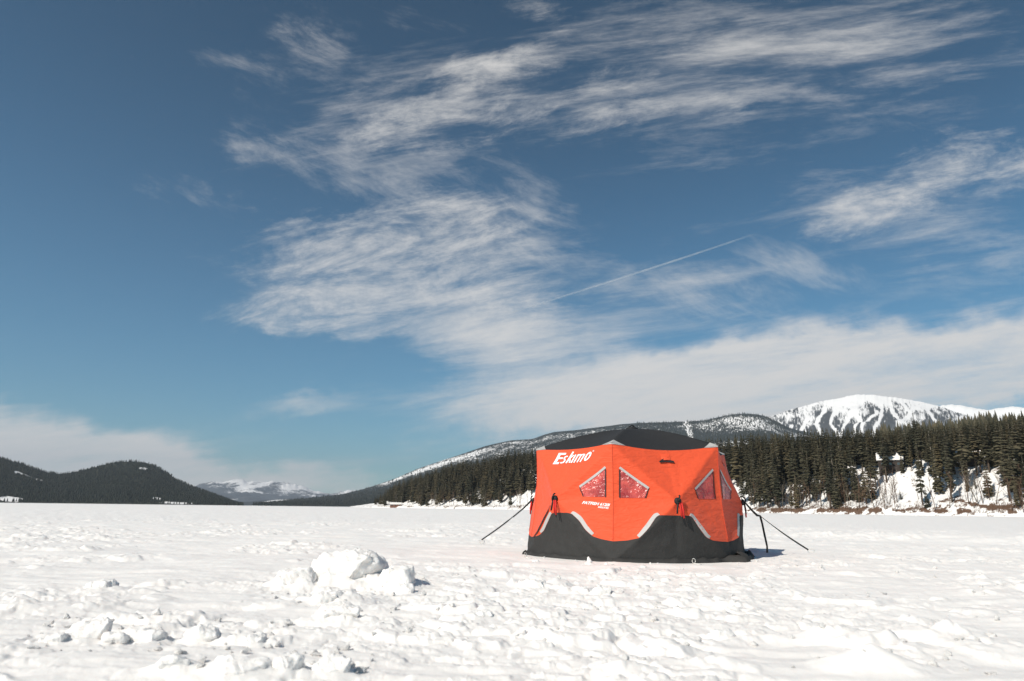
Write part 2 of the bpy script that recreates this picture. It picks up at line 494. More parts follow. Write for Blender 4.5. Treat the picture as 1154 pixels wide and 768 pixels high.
def lake_height(x, y):
    r = np.hypot(x, y)
    far = 1 - sstep(60, 300, r)
    z = (fbm(x * 0.45, y * 0.8, 3, 1) - 0.5) * 0.07 * far
    # wind-packed drifts, longer across the view than along it
    z += (fbm(x * 0.9 + 4, y * 2.6, 4, 5) - 0.5) * 0.08 * far
    m = rough_mask(x, y)
    wx = x + 0.10 * (fbm(x * 5, y * 5, 3, 31) - .5); wy = y + 0.10 * (fbm(x * 5 + 9, y * 5, 3, 32) - .5)
    near = 1 - sstep(25, 60, r)
    for sc, amp, cut, sd_ in ((2.6, 0.040, 0.76, 41), (5.5, 0.026, 0.70, 51), (12.0, 0.014, 0.62, 61), (22.0, 0.008, 0.6, 65)):
        e, rid, rx, ry = cells(wx * sc * .8, wy * sc * 1.15, sd_)
        top = np.clip((rid - cut) / (1 - cut), 0, 1)
        tilt = ((rid * 57.3) % 1 - .5) * rx + ((rid * 91.7) % 1 - .5) * ry
        z += amp * m * near * sstep(0.0, 0.20, e) * np.where(top > 0, 0.35 + top + tilt * 0.9, 0)
    z += 0.012 * m * near * (fbm(x * 9, y * 9, 4, 71) - 0.5) * 2
    z += 0.010 * near * (1 - m) * (1 - np.abs(fbm(x * 2.2, y * 7, 3, 81) * 2 - 1)) ** 3
    # ploughed ridge out beyond the shelter
    ab = RIDGE_B[:2] - RIDGE_A[:2]; L = np.linalg.norm(ab); ab = ab / L
    tt = (x - RIDGE_A[0]) * ab[0] + (y - RIDGE_A[1]) * ab[1]; dd = -(x - RIDGE_A[0]) * ab[1] + (y - RIDGE_A[1]) * ab[0]
    z += 0.16 * np.exp(-(dd / 0.8) ** 2) * sstep(-1, 3, tt) * (0.35 + fbm(x * 1.3, y * 1.3, 4, 91))
    z -= 0.05 * np.exp(-((dd + 2.2) / 1.0) ** 2) * sstep(-2, 3, tt)
    # peaked drifts of the right foreground
    for px, py, rx_, hh in ((985, 752, 0.34, 0.10), (1068, 722, 0.36, 0.09), (815, 752, 0.2, 0.05), (930, 700, 0.4, 0.04), (700, 760, 0.3, 0.05), (1000, 690, 0.5, 0.05)):
        c = ground_pt(px, py)
        q = np.hypot((x - c[0]) / rx_, (y - c[1]) / (rx_ * 0.6)) * (1 + 0.5 * (fbm(x * 6, y * 6, 3, 95) - .5))
        z += hh * np.clip(1 - q, 0, 1) ** 1.3
    lump = fbm(x * 8, y * 8, 4, 97)
    add = np.zeros_like(z)
    for mx_, my_, mr_, mh_ in MOUNDS:
        q = np.hypot(x - mx_, (y - my_) * 1.3) / mr_ * (0.75 + 0.6 * lump)
        add = np.maximum(add, mh_ * np.clip(1 - q, 0, 1) ** 1.2)
    z = z + add
    dt = np.hypot(x - TENT[0], y - TENT[1])
    z = z * sstep(1.55, 2.6, dt) - 0.02 * 0
    return z


front = np.radians(np.arange(-46, 46.001, 0.105))
side1 = np.radians(np.arange(-180, -46, 4.0)); side2 = np.radians(np.arange(48, 180, 4.0))
ang = np.concatenate([side1, front, side2])
rad_list = [1.0]
while rad_list[-1] < 34: rad_list.append(rad_list[-1] * 1.0052)
while rad_list[-1] < 30000: rad_list.append(rad_list[-1] * 1.06)
rad_ = np.array(rad_list)
AA, RR = np.meshgrid(ang, rad_)
X = RR * np.sin(AA); Y = RR * np.cos(AA)
Z = lake_height(X, Y)
V = np.stack([X, Y, Z], -1).reshape(-1, 3)
Fq = grid_faces(len(rad_), len(ang), True)[:, ::-1]
nV = len(V)
V = np.vstack([V, [[0, 0, 0]]])
na = len(ang)
inner = np.array([[nV, (j + 1) % na, j, j] for j in range(na)])
lake = mesh_from('frozen_lake', V, Fq, M['snow'])
cap = mesh_from('snow_underfoot', np.vstack([V[:na], [[0, 0, V[:na, 2].mean()]]]), [(na, (j + 1) % na, j) for j in range(na)], M['snow'])
bm = bmesh.new(); bm.from_mesh(lake.data); bm.from_mesh(cap.data)
bm.to_mesh(lake.data); bm.free(); bpy.data.objects.remove(cap)
tag(lake, 'snow covered frozen lake with wind crust and trampled rubble', None, None, 'structure')

# ------------------------------------------------------------------ hills and mountains
def ridge_land(name, prof, d_ridge, d_front, d_back, mat, label, seed, n_az=300, n_s=90, power=1.0, rough=0.18, snow_fn=None, nscale=5.0, jag=0.0):
    """a hill whose crest follows prof (spots of the picture) d_ridge metres away and falls to the lake in front and behind"""
    prof = sorted(prof)
    pxs = np.linspace(prof[0][0], prof[-1][0], n_az)
    pys = np.interp(pxs, [p[0] for p in prof], [p[1] for p in prof])
    # round the corners of the traced crest a little
    ker = np.hanning(7); ker /= ker.sum(); pys = np.convolve(np.pad(pys, 3, 'edge'), ker, 'valid')
    if jag: pys = pys + (fbm(pxs * 0.35, pxs * 0 + seed, 4, seed) - .5) * jag
    drf = d_ridge if callable(d_ridge) else (lambda p: d_ridge)
    dff = d_front if callable(d_front) else (lambda p: d_front)
    dirs = np.array([hdir(p) for p in pxs])
    pyl = np.convolve(np.pad(pys, 15, 'edge'), np.ones(31) / 31, 'valid') if jag else pys
    zr = np.array([max(at(p, q, drf(p))[2], 0.3) for p, q in zip(pxs, pys)])
    zl = np.array([max(at(p, q, drf(p))[2], 0.3) for p, q in zip(pxs, pyl)])
    dr = np.array([drf(p) for p in pxs]); df = np.array([dff(p) for p in pxs])
    s = np.concatenate([np.linspace(0, 1, n_s), np.linspace(1, 2, n_s // 4)[1:]])
    SS, AZ = np.meshgrid(s, np.arange(n_az), indexing='ij')
    rr = np.where(SS <= 1, df[AZ] + (dr[AZ] - df[AZ]) * SS, dr[AZ] + (d_back - dr[AZ]) * (SS - 1))
    shape = np.where(SS <= 1, np.clip(SS, 0, 1) ** power * (1 - 0.0 * SS), (1 - sstep(1.0, 2.0, SS)))
    zz = zl[AZ] * shape + (zr - zl)[AZ] * np.where(SS <= 1, SS ** 9, np.clip(2 - SS, 0, 1) ** 9)
    x = dirs[AZ, 0] * rr; y = dirs[AZ, 1] * rr
    k = nscale / d_ridge(pxs[0]) if callable(d_ridge) else nscale / d_ridge
    nz = fbm(x * k * 2, y * k * 2, 5, seed)
    # gullies run down the slope
    zz = zz - zr[AZ] * rough * (1 - np.abs(2 * nz - 1)) * np.clip(SS * (1 - SS) * 4, 0, 1) * (SS <= 1) * 0.8
    zz = np.where(SS > 1.95, -5, zz)
    zz = np.where(SS == 0, -1.0, zz)
    V = np.stack([x, y, zz], -1).reshape(-1, 3)
    sn = snow_fn(pxs[AZ], SS, zz, x, y) if snow_fn else np.zeros_like(zz)
    o = mesh_from(name, V, grid_faces(len(s), n_az)[:, ::-1], mat, attrs={'snow': sn, 'along': pxs[AZ], 'upslope': SS})
    tag(o, label, None, None, 'structure')
    return dict(px=pxs, dirs=dirs, dr=dr, df=df, s=s, z=zz, obj=o)


def land_point(L, px, s):
    i = np.clip(np.interp(px, L['px'], np.arange(len(L['px']))), 0, len(L['px']) - 1.001); i0 = int(i); f = i - i0
    j = np.clip(np.interp(s, L['s'], np.arange(len(L['s']))), 0, len(L['s']) - 1.001); j0 = int(j); g = j - j0
    z = (L['z'][j0, i0] * (1 - f) + L['z'][j0, i0 + 1] * f) * (1 - g) + (L['z'][j0 + 1, i0] * (1 - f) + L['z'][j0 + 1, i0 + 1] * f) * g
    d = L['dirs'][i0] * (1 - f) + L['dirs'][i0 + 1] * f
    df = L['df'][i0]; dr = L['dr'][i0]
    r = df + (dr - df) * s
    return np.array([d[0] * r, d[1] * r, z])


M['hill_dark'] = hill_material('hill_dark', (0.022, 0.027, 0.022), (0.050, 0.056, 0.042), 0.02, 1.0, 0.8, 8.0)
M['hill_mid'] = hill_material('hill_mid', (0.020, 0.026, 0.028), (0.050, 0.058, 0.055), 0.012, 1.0, 0.8, 10.0)
M['mountain'] = hill_material('mountain', (0.035, 0.038, 0.038), (0.085, 0.088, 0.09), 0.012, 1.0, 0.35, 10.0, fine=3.2, downhill=True)
M['far_mountain'] = hill_material('far_mountain', (0.03, 0.04, 0.05), (0.07, 0.08, 0.09), 0.003, 1.0, 0.6, 40.0)


def snow_left(px, s, z, x, y):
    v = fbm(x * 0.004, y * 0.004, 3, 5) * 0.18 + 0.1
    for cx_, w, s0, s1 in ((12, 20, 0.02, 0.10), (195, 22, 0.02, 0.07), (176, 10, 0.1, 0.16), (210, 12, 0.04, 0.08), (25, 12, 0.68, 0.74), (14, 6, 0.7, 0.76), (156, 9, 0.82, 0.87), (40, 8, 0.68, 0.72)):
        v = v + 0.8 * np.exp(-((px - cx_) / w) ** 2 * 2) * np.exp(-((s - (s0 + s1) / 2) / (s1 - s0)) ** 2 * 3)
    return v


left_hill = ridge_land('forested_hill', [(-420, 545), (-320, 520), (-220, 490), (-120, 494), (-60, 506), (0, 518), (20, 524), (45, 532), (62, 534.5), (75, 533), (100, 527), (120, 521.5), (140, 520), (158, 521.5), (172, 526),
                                         (185, 534), (200, 543), (215, 549), (235, 556), (252, 562), (264, 567), (276, 571)],
                       2800, 2000, 3600, M['hill_dark'], 'dark forested hill across the lake at the left', 3, 420, 80, 0.85, 0.15, snow_left, 9.0)


def snow_far(px, s, z, x, y):
    return sstep(0.55, 0.92, s) * 0.34 + 0.22 + 0.75 * (fbm(x * 0.003, y * 0.0015, 5, 9) - .5)


far_range = ridge_land('snowy_mountains', [(120, 570), (170, 562), (205, 553), (222, 545.5), (236, 542.5), (248, 544), (258, 541), (266, 539.5), (276, 543), (290, 543.5), (305, 542.5), (318, 544), (332, 546.5), (346, 550), (358, 555),
                                           (372, 557), (395, 552), (420, 557), (470, 562), (520, 570)],
                       15000, 10500, 18000, M['far_mountain'], 'hazy blue snow capped mountains at the far end of the lake', 13, 260, 70, 1.0, 0.35, snow_far, 14.0, jag=3.0)


def snow_low(px, s, z, x, y):
    v = 0.20 + 0.3 * (fbm(x * 0.002, y * 0.002, 4, 19) - .5)
    v = v + 0.9 * np.exp(-((px - 312) / 14) ** 2) * np.exp(-((s - 0.75) / 0.2) ** 2)
    return v


low_ridge = ridge_land('wooded_ridge', [(215, 571), (250, 566), (280, 565.5), (300, 564), (330, 562), (360, 563), (400, 560), (440, 561), (480, 571)], 7500, 6000, 9000, M['hill_mid'],
                       'low wooded ridge at the end of the lake', 23, 160, 40, 0.9, 0.2, snow_low, 12.0)


def snow_slope(px, s, z, x, y):
    v = 0.25 + 0.45 * (fbm(x * 0.0022, y * 0.0022, 4, 29) - .5)
    crest = sstep(0.62, 0.9, s) * (1 - 0.6 * sstep(0.93, 1.0, s))
    v = v + crest * 0.26 * sstep(395, 440, px)
    v = v - 0.02 * sstep(690, 740, px) + 0.10 * np.exp(-((px - 850) / 26) ** 2) * sstep(0.7, 0.85, s)
    v = v + 0.45 * np.exp(-((px - 782 + 20 * (s - .8)) / 3.0) ** 2) * sstep(0.5, 0.7, s)
    v = v + 0.30 * np.exp(-((s - 0.62 - 0.02 * np.sin(px * .05)) / 0.05) ** 2) * sstep(700, 760, px)
    return v


slope = ridge_land('mountain_slope', [(265, 572), (300, 567.5), (330, 563.5), (360, 560), (385, 557), (410, 551), (425, 546), (440, 541), (455, 534.5), (470, 528), (485, 523), (500, 518), (520, 511.5), (545, 503), (560, 499.5), (575, 496.5),
                                      (600, 495), (612, 490.5), (625, 487), (650, 485), (665, 483), (690, 480), (700, 478.5), (720, 477), (740, 476.5), (770, 475.5), (800, 474), (815, 470.5), (830, 467.5), (845, 466), (862, 467), (874, 470),
                                      (886, 477), (900, 483), (940, 492), (1000, 500), (1100, 505), (1250, 520), (1400, 570)],
                   4600, 2700, 6000, M['hill_mid'], 'long wooded mountain slope with snow patches behind the lake shore', 33, 620, 110, 0.9, 0.12, snow_slope, 8.0)

RUNS = [[(985, .97), (975, .85), (962, .72), (950, .55), (944, .4)], [(1000, .97), (1008, .85), (1002, .7), (990, .55), (985, .4)], [(1015, .95), (1024, .8), (1036, .66), (1030, .5), (1022, .35)],
        [(1030, .95), (1044, .83), (1050, .7), (1062, .55), (1060, .4)], [(940, .9), (930, .78), (935, .62), (925, .5)], [(920, .85), (908, .72), (905, .6), (893, .5)], [(972, .9), (980, .75), (970, .6), (962, .45)],
        [(1060, .92), (1072, .8), (1085, .72), (1100, .6)], [(955, .9), (945, .75), (955, .6), (940, .45)], [(1045, .9), (1034, .78), (1018, .62)], [(900, .8), (888, .7), (880, .6)], [(1000, .8), (985, .7), (978, .6), (1000, .45)],
        [(1070, .7), (1085, .55), (1090, .45)], [(915, .7), (925, .55), (930, .45)]]


def snow_ski(px, s, z, x, y):
    v = 0.425 + 0.30 * (fbm(px * 0.05, s * 6, 4, 39) - .5)
    v = v + 0.34 * sstep(0.90, 1.0, s) * np.exp(-((px - 985) / 42) ** 2) + 0.10 * sstep(0.6, 1, s)
    v = v - 0.16 * np.exp(-((px - 915) / 22) ** 2 - ((s - .6) / .18) ** 2) - 0.1 * np.exp(-((px - 960) / 18) ** 2 - ((s - .55) / .15) ** 2)
    for rn in RUNS:
        ss_ = np.array([q[1] for q in rn])[::-1]; pp_ = np.array([q[0] for q in rn])[::-1]
        c = np.interp(s, ss_, pp_)
        ins_ = sstep(ss_[0] - .05, ss_[0], s) * (1 - sstep(ss_[-1], ss_[-1] + .05, s))
        v = v + 0.42 * ins_ * np.exp(-((px - c + 4 * (fbm(px * .2, s * 12, 2, 3) - .5)) / 1.9) ** 2)
    return v


ski = ridge_land('ski_mountain', [(740, 540), (800, 505), (850, 480), (880, 468), (890, 465.5), (900, 461.5), (915, 458), (930, 453.5), (945, 450.5), (958, 448.5), (968, 446), (978, 444.2), (988, 443.8), (1000, 444.3), (1012, 446),
                                  (1025, 447), (1040, 449.5), (1055, 452), (1068, 455), (1080, 458.5), (1092, 463), (1110, 468), (1140, 476), (1200, 495), (1300, 540), (1360, 572)],
                 6800, 4300, 9000, M['mountain'], 'snow covered ski mountain with white runs between dark trees', 43, 620, 150, 0.95, 0.10, snow_ski, 9.0, jag=1.2)


def snow_back(px, s, z, x, y):
    return 0.62 + 0.5 * (fbm(x * 0.0018, y * 0.0018, 4, 49) - .5) + 0.15 * s


back = ridge_land('snowy_ridge', [(1030, 490), (1060, 470), (1076, 456), (1090, 455), (1104, 456.5), (1116, 459), (1130, 461.5), (1142, 459.5), (1160, 457), (1210, 462), (1300, 490), (1400, 560)], 9800, 8000, 12000, M['mountain'],
                  'pale snowy ridge behind the right shoulder of the ski mountain', 53, 200, 50, 1.0, 0.3, snow_back, 10.0, jag=1.5)


def snow_near(px, s, z, x, y):
    return 0.34 + 0.4 * (fbm(x * 0.01, y * 0.01, 4, 59) - .5)


near_hill = ridge_land('wooded_hill', [(930, 520), (980, 498), (1020, 484), (1045, 486), (1080, 479.5), (1110, 475.5), (1154, 473), (1230, 466), (1320, 478), (1420, 520), (1500, 565)], 1150, 620, 1800, M['hill_dark'],
                       'dark wooded hillside rising behind the right hand shore', 63, 200, 60, 0.9, 0.12, snow_near, 9.0)

# shore bank in front of the near woods
SH_PX = [395, 420, 440, 500, 600, 700, 850, 1000, 1154, 1300, 1500]
SH_D = [880, 850, 815, 700, 575, 480, 385, 330, 300, 285, 280]
BK_H = [0.5, 3.0, 9.0, 24, 39, 35, 27, 23, 25, 27, 20]
BK_T = [40, 60, 80, 95, 100, 90, 72, 58, 60, 50, 60]


def shore_d(px): return np.interp(px, SH_PX, SH_D)


bp = np.linspace(395, 1500, 700)
bt = np.concatenate([np.linspace(0, 100, 60), np.linspace(104, 420, 24)])
bdir = np.array([hdir(p) for p in bp])
TT, PI_ = np.meshgrid(bt, np.arange(len(bp)), indexing='ij')


def bank_z(px, t, x, y):
    Hb = np.interp(px, SH_PX, BK_H); Tb = np.interp(px, SH_PX, BK_T)
    f = np.clip(t / Tb, 0, 1)
    z = Hb * (0.55 * f + 0.45 * sstep(0.0, 1.0, f))
    n = fbm(x * 0.03, y * 0.03, 4, 77); n2 = fbm(x * 0.15, y * 0.15, 3, 78)
    z = z + (n - .5) * 0.5 * Hb * f * (1 - 0.6 * f) + (n2 - .5) * 1.6 * sstep(0, 8, t)
    z = z + 1.3 * sstep(0.5, 5, t) * sstep(0.0, 3, Hb)
    z = z + (t - Tb).clip(0) * 0.02 * sstep(3, 12, Hb)
    z = z * (1 - sstep(380, 420, t)) * sstep(0, 2, t) - 0.4 * (1 - sstep(0, 2, t))
    return z


bx = bdir[PI_, 0] * (shore_d(bp)[PI_] + TT); by = bdir[PI_, 1] * (shore_d(bp)[PI_] + TT)
bz = bank_z(bp[PI_], TT, bx, by)


def bank_point(px, t):
    d = hdir(px); r = shore_d(px) + t
    x, y = d[0] * r, d[1] * r
    return np.array([x, y, float(bank_z(np.array(px, float), np.array(t, float), np.array(x), np.array(y)))])


def bank_material():
    m, t, out = material('shore_bank_ground')
    co = t.n('ShaderNodeTexCoord').outputs['Object']
    dirt = t.n('ShaderNodeAttribute', attribute_name='dirt').outputs['Fac']
    n = t.noise(co, 0.16, 5, 0.65); n2 = t.noise(co, 0.9, 3, 0.6)
    f = t.ss(t.m('ADD', t.m('ADD', t.m('MULTIPLY', n, 0.6), t.m('MULTIPLY', n2, 0.4)), t.m('MULTIPLY', dirt, 0.5)), 0.60, 0.68)
    dc = t.mix(n2, (0.06, 0.04, 0.03), (0.20, 0.12, 0.08))
    principled(t, out, color=t.mix(f, (0.86, 0.84, 0.82), dc), rough=0.8, spec=0.15, normal=t.bump(n2, 0.5, 0.8))
    return m


dirt = 0.05 + 0.08 * sstep(1000, 1020, bp[PI_]) * sstep(.45, .65, vnoise(bp[PI_] * .15, TT * .25, 67)) + 0.10 * sstep(840, 860, bp[PI_]) * (1 - sstep(985, 1010, bp[PI_])) + 0.14 * np.exp(-((TT - 5) / 4) ** 2) + 0.38 * np.exp(-((TT - 9 - 3 * np.sin(bp[PI_] * .06)) / 1.6) ** 2) * sstep(1050, 1080, bp[PI_]) + 0.12 * sstep(60, 100, TT) + 0.34 * np.exp(-((TT - 3.5) / 1.3) ** 2) * sstep(840, 860, bp[PI_]) * sstep(.42, .6, vnoise(bp[PI_] * .12, TT * .2, 66))
bank = mesh_from('shore_bank', np.stack([bx, by, bz], -1).reshape(-1, 3), grid_faces(len(bt), len(bp))[:, ::-1], bank_material(), attrs={'dirt': dirt})
tag(bank, 'snowy bank rising from the near shore of the lake', None, None, 'structure')

# ------------------------------------------------------------------ trees
def conifer_arrays(h, r, base, seed, whorls=26, per=7, lean=0.0, thin=0.0):
    g = np.random.default_rng(seed); V = []; T = []
    for w in range(whorls):
        t = (w + g.uniform(-.35, .35)) / (whorls - 1); t = min(max(t, 0), 1)
        z = h * (base + (1 - base) * t)
        L0 = r * (1 - t) ** 0.85 * (0.55 + 0.45 * min(1, (t + 0.08) / 0.22)) + 0.12
        a0 = g.uniform(0, 6.28)
        for b in range(per):
            if g.random() < 0.14 + thin: continue
            a = a0 + b * 6.283 / per + g.uniform(-.4, .4)
            L = L0 * g.uniform(0.6, 1.18)
            rise = g.uniform(-0.55, -0.12) * L * (1 - 0.7 * t)
            ca, sa = math.cos(a), math.sin(a)
            wd = L * g.uniform(0.26, 0.42) + 0.08
            p0 = np.array([0, 0, z + 0.12 * L]); tip = np.array([ca * L, sa * L, z + rise])
            mid = p0 * .45 + tip * .55 + np.array([0, 0, 0.08 * L])
            sd_ = np.array([-sa, ca, 0]) * wd
            l_ = mid + sd_ - np.array([0, 0, .15 * L]); r_ = mid - sd_ - np.array([0, 0, .15 * L])
            dn = mid - np.array([0, 0, 0.38 * L * g.uniform(.6, 1.2) + .1])
            o = len(V); V += [p0, l_, tip, r_, dn, mid]
            T += [(o, o + 1, o + 5), (o + 1, o + 2, o + 5), (o, o + 5, o + 3), (o + 5, o + 2, o + 3), (o, o + 4, o + 2)]
    o = len(V); V += [np.array([0, 0, h * 1.03]), np.array([.18, 0, h * .9]), np.array([-.09, .16, h * .9]), np.array([-.09, -.16, h * .9])]
    T += [(o, o + 1, o + 2), (o, o + 2, o + 3), (o, o + 3, o + 1)]
    return np.array(V), np.array(T)


def trunk_mesh(name, h, r0, mat):
    v, f = tube([(0, 0, -1.2), (0, 0, h * .15), (0.02 * h * .3, 0, h * .5), (0, 0, h * .98)], [r0 * 1.15, r0, r0 * .62, r0 * .08], 6)
    o = mesh_from(name, v, f, mat); me = o.data; bpy.data.objects.remove(o); return me


KINDS = []   # (crown mesh, trunk mesh, arrays, height)
spec = [(24, 3.4, .10, 26, 7), (24, 2.8, .16, 26, 7), (24, 3.0, .30, 20, 7), (24, 2.3, .08, 28, 6), (24, 3.7, .20, 22, 8), (24, 2.6, .38, 17, 7), (24, 3.2, .05, 28, 7), (24, 3.3, .46, 14, 8)]
for i, (h_, r_, b_, w_, p_) in enumerate(spec):
    v, t_ = conifer_arrays(h_, r_, b_, 100 + i, w_, p_)
    o = mesh_from('crown', v, t_, M['needles'], smooth=False, attrs={'tone': np.zeros(len(v))}); cm = o.data; bpy.data.objects.remove(o)
    KINDS.append((cm, trunk_mesh('trunk', h_, 0.34, M['bark'] if i % 3 else M['pale_bark']), v, t_, h_))


def place_tree(p, h_, kind, label, group, rz=None, wide=1.0):
    cm, tm, v, t_, H0 = KINDS[kind]
    root = empty('conifer_tree', tuple(p), random.uniform(0, 6.28) if rz is None else rz)
    s = h_ / H0; root.scale = (s * wide, s * wide, s)
    tag(root, label, 'tree', group)
    for nm, me in (('trunk', tm), ('crown', cm)):
        c = bpy.data.objects.new(nm, me); COL.objects.link(c); c.parent = root
    return root


TOP_PX = [420, 430, 445, 460, 480, 500, 520, 545, 570, 600, 700, 830, 850, 870, 900, 925, 950, 980, 1010, 1035, 1044, 1052, 1075, 1100, 1154, 1500]
TOP_PY = [562, 556, 544, 538, 529, 522, 517, 512, 508, 505, 500, 492, 488, 490, 487, 482, 484, 482, 484, 478, 470, 478, 478, 475, 468, 460]
spots = []
random.seed(21)
tries = 0
grid_used = {}
while len(spots) < 2300 and tries < 90000:
    tries += 1
    px = random.uniform(421, 1330)
    if random.random() < 0.25: px = random.uniform(421, 600)
    Tb = float(np.interp(px, SH_PX, BK_T))
    t = random.uniform(3.0, Tb + (75 if px < 900 else 150))
    if 1000 < px < 1138 and t < 36:
        if random.random() < 0.87: continue
    elif px > 840 and t < 8 and random.random() < 0.45: continue
    elif t < 5: continue
    elif 600 < px < 840 and random.random() < 0.5: continue
    if px < 620 and (t < 30 and random.random() < 0.62 or vnoise(np.array(px * .09), np.array(t * .06), 15) < .36): continue
    p = bank_point(px, t)
    gs = 5.0 if px < 620 else 3.4
    key = (int(p[0] // gs), int(p[1] // gs))
    if key in grid_used: continue
    grid_used[key] = 1
    r = math.hypot(p[0], p[1])
    lim = at(px, float(np.interp(px, TOP_PX, TOP_PY)) + abs(random.gauss(0, 4.0)) - 2.0, r)[2] - p[2]
    h_ = min(random.uniform(16, 30) * (0.75 if t < 18 else 1.0), lim)
    if h_ < 5.0: continue
    spots.append((px, t, p, h_, r))
# the ones that show largest become trees of their own
spots.sort(key=lambda q: q[1] - 0.08 * q[0])


def zone_label(px, t):
    if px < 600: return 'dark conifer in the dense shore woods to the left of the tent', 'conifers of the woods left of the tent'
    if px < 840: return 'dark conifer in the shore woods standing behind the tent', 'conifers of the woods behind the tent'
    if px < 1000: return 'olive green conifer in the dense shore woods just right of the tent', 'conifers of the woods right of the tent'
    return 'olive green conifer in the woods above the open snowy bank', 'conifers of the woods above the snowy bank'


single, rest = [], []
quota = {0: 130, 1: 20, 2: 75, 3: 65}
for q in spots:
    px = q[0]; z_ = 0 if px < 600 else 1 if px < 835 else 2 if px < 1000 else 3
    hidden = 612 < px < 828 or px > 1165
    if quota[z_] > 0 and not hidden:
        quota[z_] -= 1; single.append(q)
    else: rest.append(q)
for px, t, p, h_, r in single:
    lab, grp = zone_label(px, t)
    k = random.choice([0, 1, 0, 6, 0, 4, 4, 2] if px < 620 else [0, 1, 2, 4, 5, 7, 6, 2])
    place_tree(p - np.array([0, 0, .3]), h_, k, lab, grp, None, random.uniform(1.25, 1.75) if px < 620 else random.uniform(.9, 1.3))

# a few that stand out by themselves
def solo(px, ybase_t, htop_px, kind, label, wide=1.0):
    p = bank_point(px, ybase_t); r = math.hypot(p[0], p[1])
    h_ = at(px, htop_px, r)[2] - p[2]
    place_tree(p - np.array([0, 0, .3]), h_, kind, label, None, None, wide)


solo(1046, 5, 546, 6, 'small bushy young conifer alone at the foot of the open snowy bank', 1.25)
solo(1017, 14, 550, 1, 'short thin conifer on the snowy bank below the lake house', 1.1)
solo(1060, 24, 522, 3, 'slim conifer halfway up the snowy bank right of the lake house')
solo(1075, 10, 505, 2, 'tall conifer with a bare lower trunk in the middle of the snowy bank')
solo(1094, 20, 535, 0, 'shorter full conifer on the right part of the snowy bank')
solo(1104, 24, 536, 6, 'compact conifer leaning over the right edge of the snowy bank')
solo(1149, 5, 535, 1, 'slender conifer at the shoreline beside the right picture edge')
solo(1004, 38, 504, 0, 'broad conifer partly hiding the left end of the lake house')
solo(1023, 40, 506, 6, 'dense conifer standing at the right end of the lake house')
solo(1043, 58, 462, 1, 'tallest pointed conifer rising above the woods below the ski mountain')
solo(1034, 42, 500, 5, 'high crowned pine with a reddish bare trunk above the snowy bank')
solo(1053, 40, 500, 7, 'high crowned pine standing just uphill of the slim bank conifer')

# the rest of the wood as one mass
Vs, Ts, tn = [], [], []; off = 0
for px, t, p, h_, r in rest:
    cm, tm, v, t_, H0 = KINDS[random.choice([0, 1, 2, 3, 4, 6, 5])]
    s = h_ / H0; a = random.uniform(0, 6.28); ca, sa = math.cos(a), math.sin(a)
    q = v * s * np.array([1.4, 1.4, 1.0])
    Vs.append(np.stack([q[:, 0] * ca - q[:, 1] * sa + p[0], q[:, 0] * sa + q[:, 1] * ca + p[1], q[:, 2] + p[2] - .3], -1))
    Ts.append(t_ + off); off += len(v); tn.append(np.full(len(v), random.random()))
o = mesh_from('forest', np.vstack(Vs), np.vstack(Ts), M['needles'], smooth=False, attrs={'tone': np.concatenate(tn)})
tag(o, 'deeper mass of dark conifers filling the woods behind the front trees', 'forest', None, 'stuff')


def cone_wood(name, L, n, px0, px1, s0, s1, hmin, hmax, label, seed, dens=None):
    g = np.random.default_rng(seed); Vs, Ts, tn = [], [], []; k = 0
    base = np.array([[math.cos(a), math.sin(a), 0] for a in np.linspace(0, 6.283, 6)[:-1]])
    for _ in range(n):
        px = g.uniform(px0, px1); s = s0 + (s1 - s0) * g.random()
        if dens and g.random() > dens(px, s): continue
        p = land_point(L, px, s); h_ = g.uniform(hmin, hmax); r = h_ * g.uniform(.16, .24)
        ring = base * r * g.uniform(.7, 1.2, (5, 1)) + [0, 0, h_ * .05]
        ring2 = base * r * 0.6 * g.uniform(.6, 1.2, (5, 1)) + [0, 0, h_ * .5]
        Vs.append(np.vstack([ring, ring2, [[0, 0, h_]]]) + p)
        f = []
        for i in range(5):
            j = (i + 1) % 5
            f += [(k + i, k + j, k + 5 + j), (k + i, k + 5 + j, k + 5 + i), (k + 5 + i, k + 5 + j, k + 10)]
        Ts.append(np.array(f)); tn.append(np.full(11, g.random())); k += 11
    o = mesh_from(name, np.vstack(Vs), np.vstack(Ts), M['needles'] if L is near_hill else M['far_needles'], smooth=False, attrs={'tone': np.concatenate(tn)})
    tag(o, label, 'forest', None, 'stuff')


def left_open(px, s):
    v = float(snow_left(np.array(px), np.array(s), 0, np.array(px * 3.), np.array(2400.)))
    return 0.0 if v > 0.55 else 1.0


cone_wood('hillside_forest', left_hill, 17000, -180, 274, 0.01, 1.0, 6, 11, 'far conifers covering the dark hill across the lake', 201, left_open)
cone_wood('slope_forest', slope, 12000, 285, 720, 0.01, 0.97, 9, 16, 'far conifers thinning upward over the long mountain slope', 202, lambda px, s: 1.0 - 0.8 * min(1, max(0, (s - .5) / .35)))
cone_wood('ridge_forest', slope, 6500, 720, 900, 0.45, 1.0, 7, 15, 'far scattered conifers along the snowy ridge right of the tent roof', 203, lambda px, s: 0.8 if s < .95 else 1.0)
cone_wood('hill_forest', near_hill, 2600, 950, 1320, 0.1, 1.0, 8, 18, 'conifers of the dark wooded hillside behind the right shore', 204)


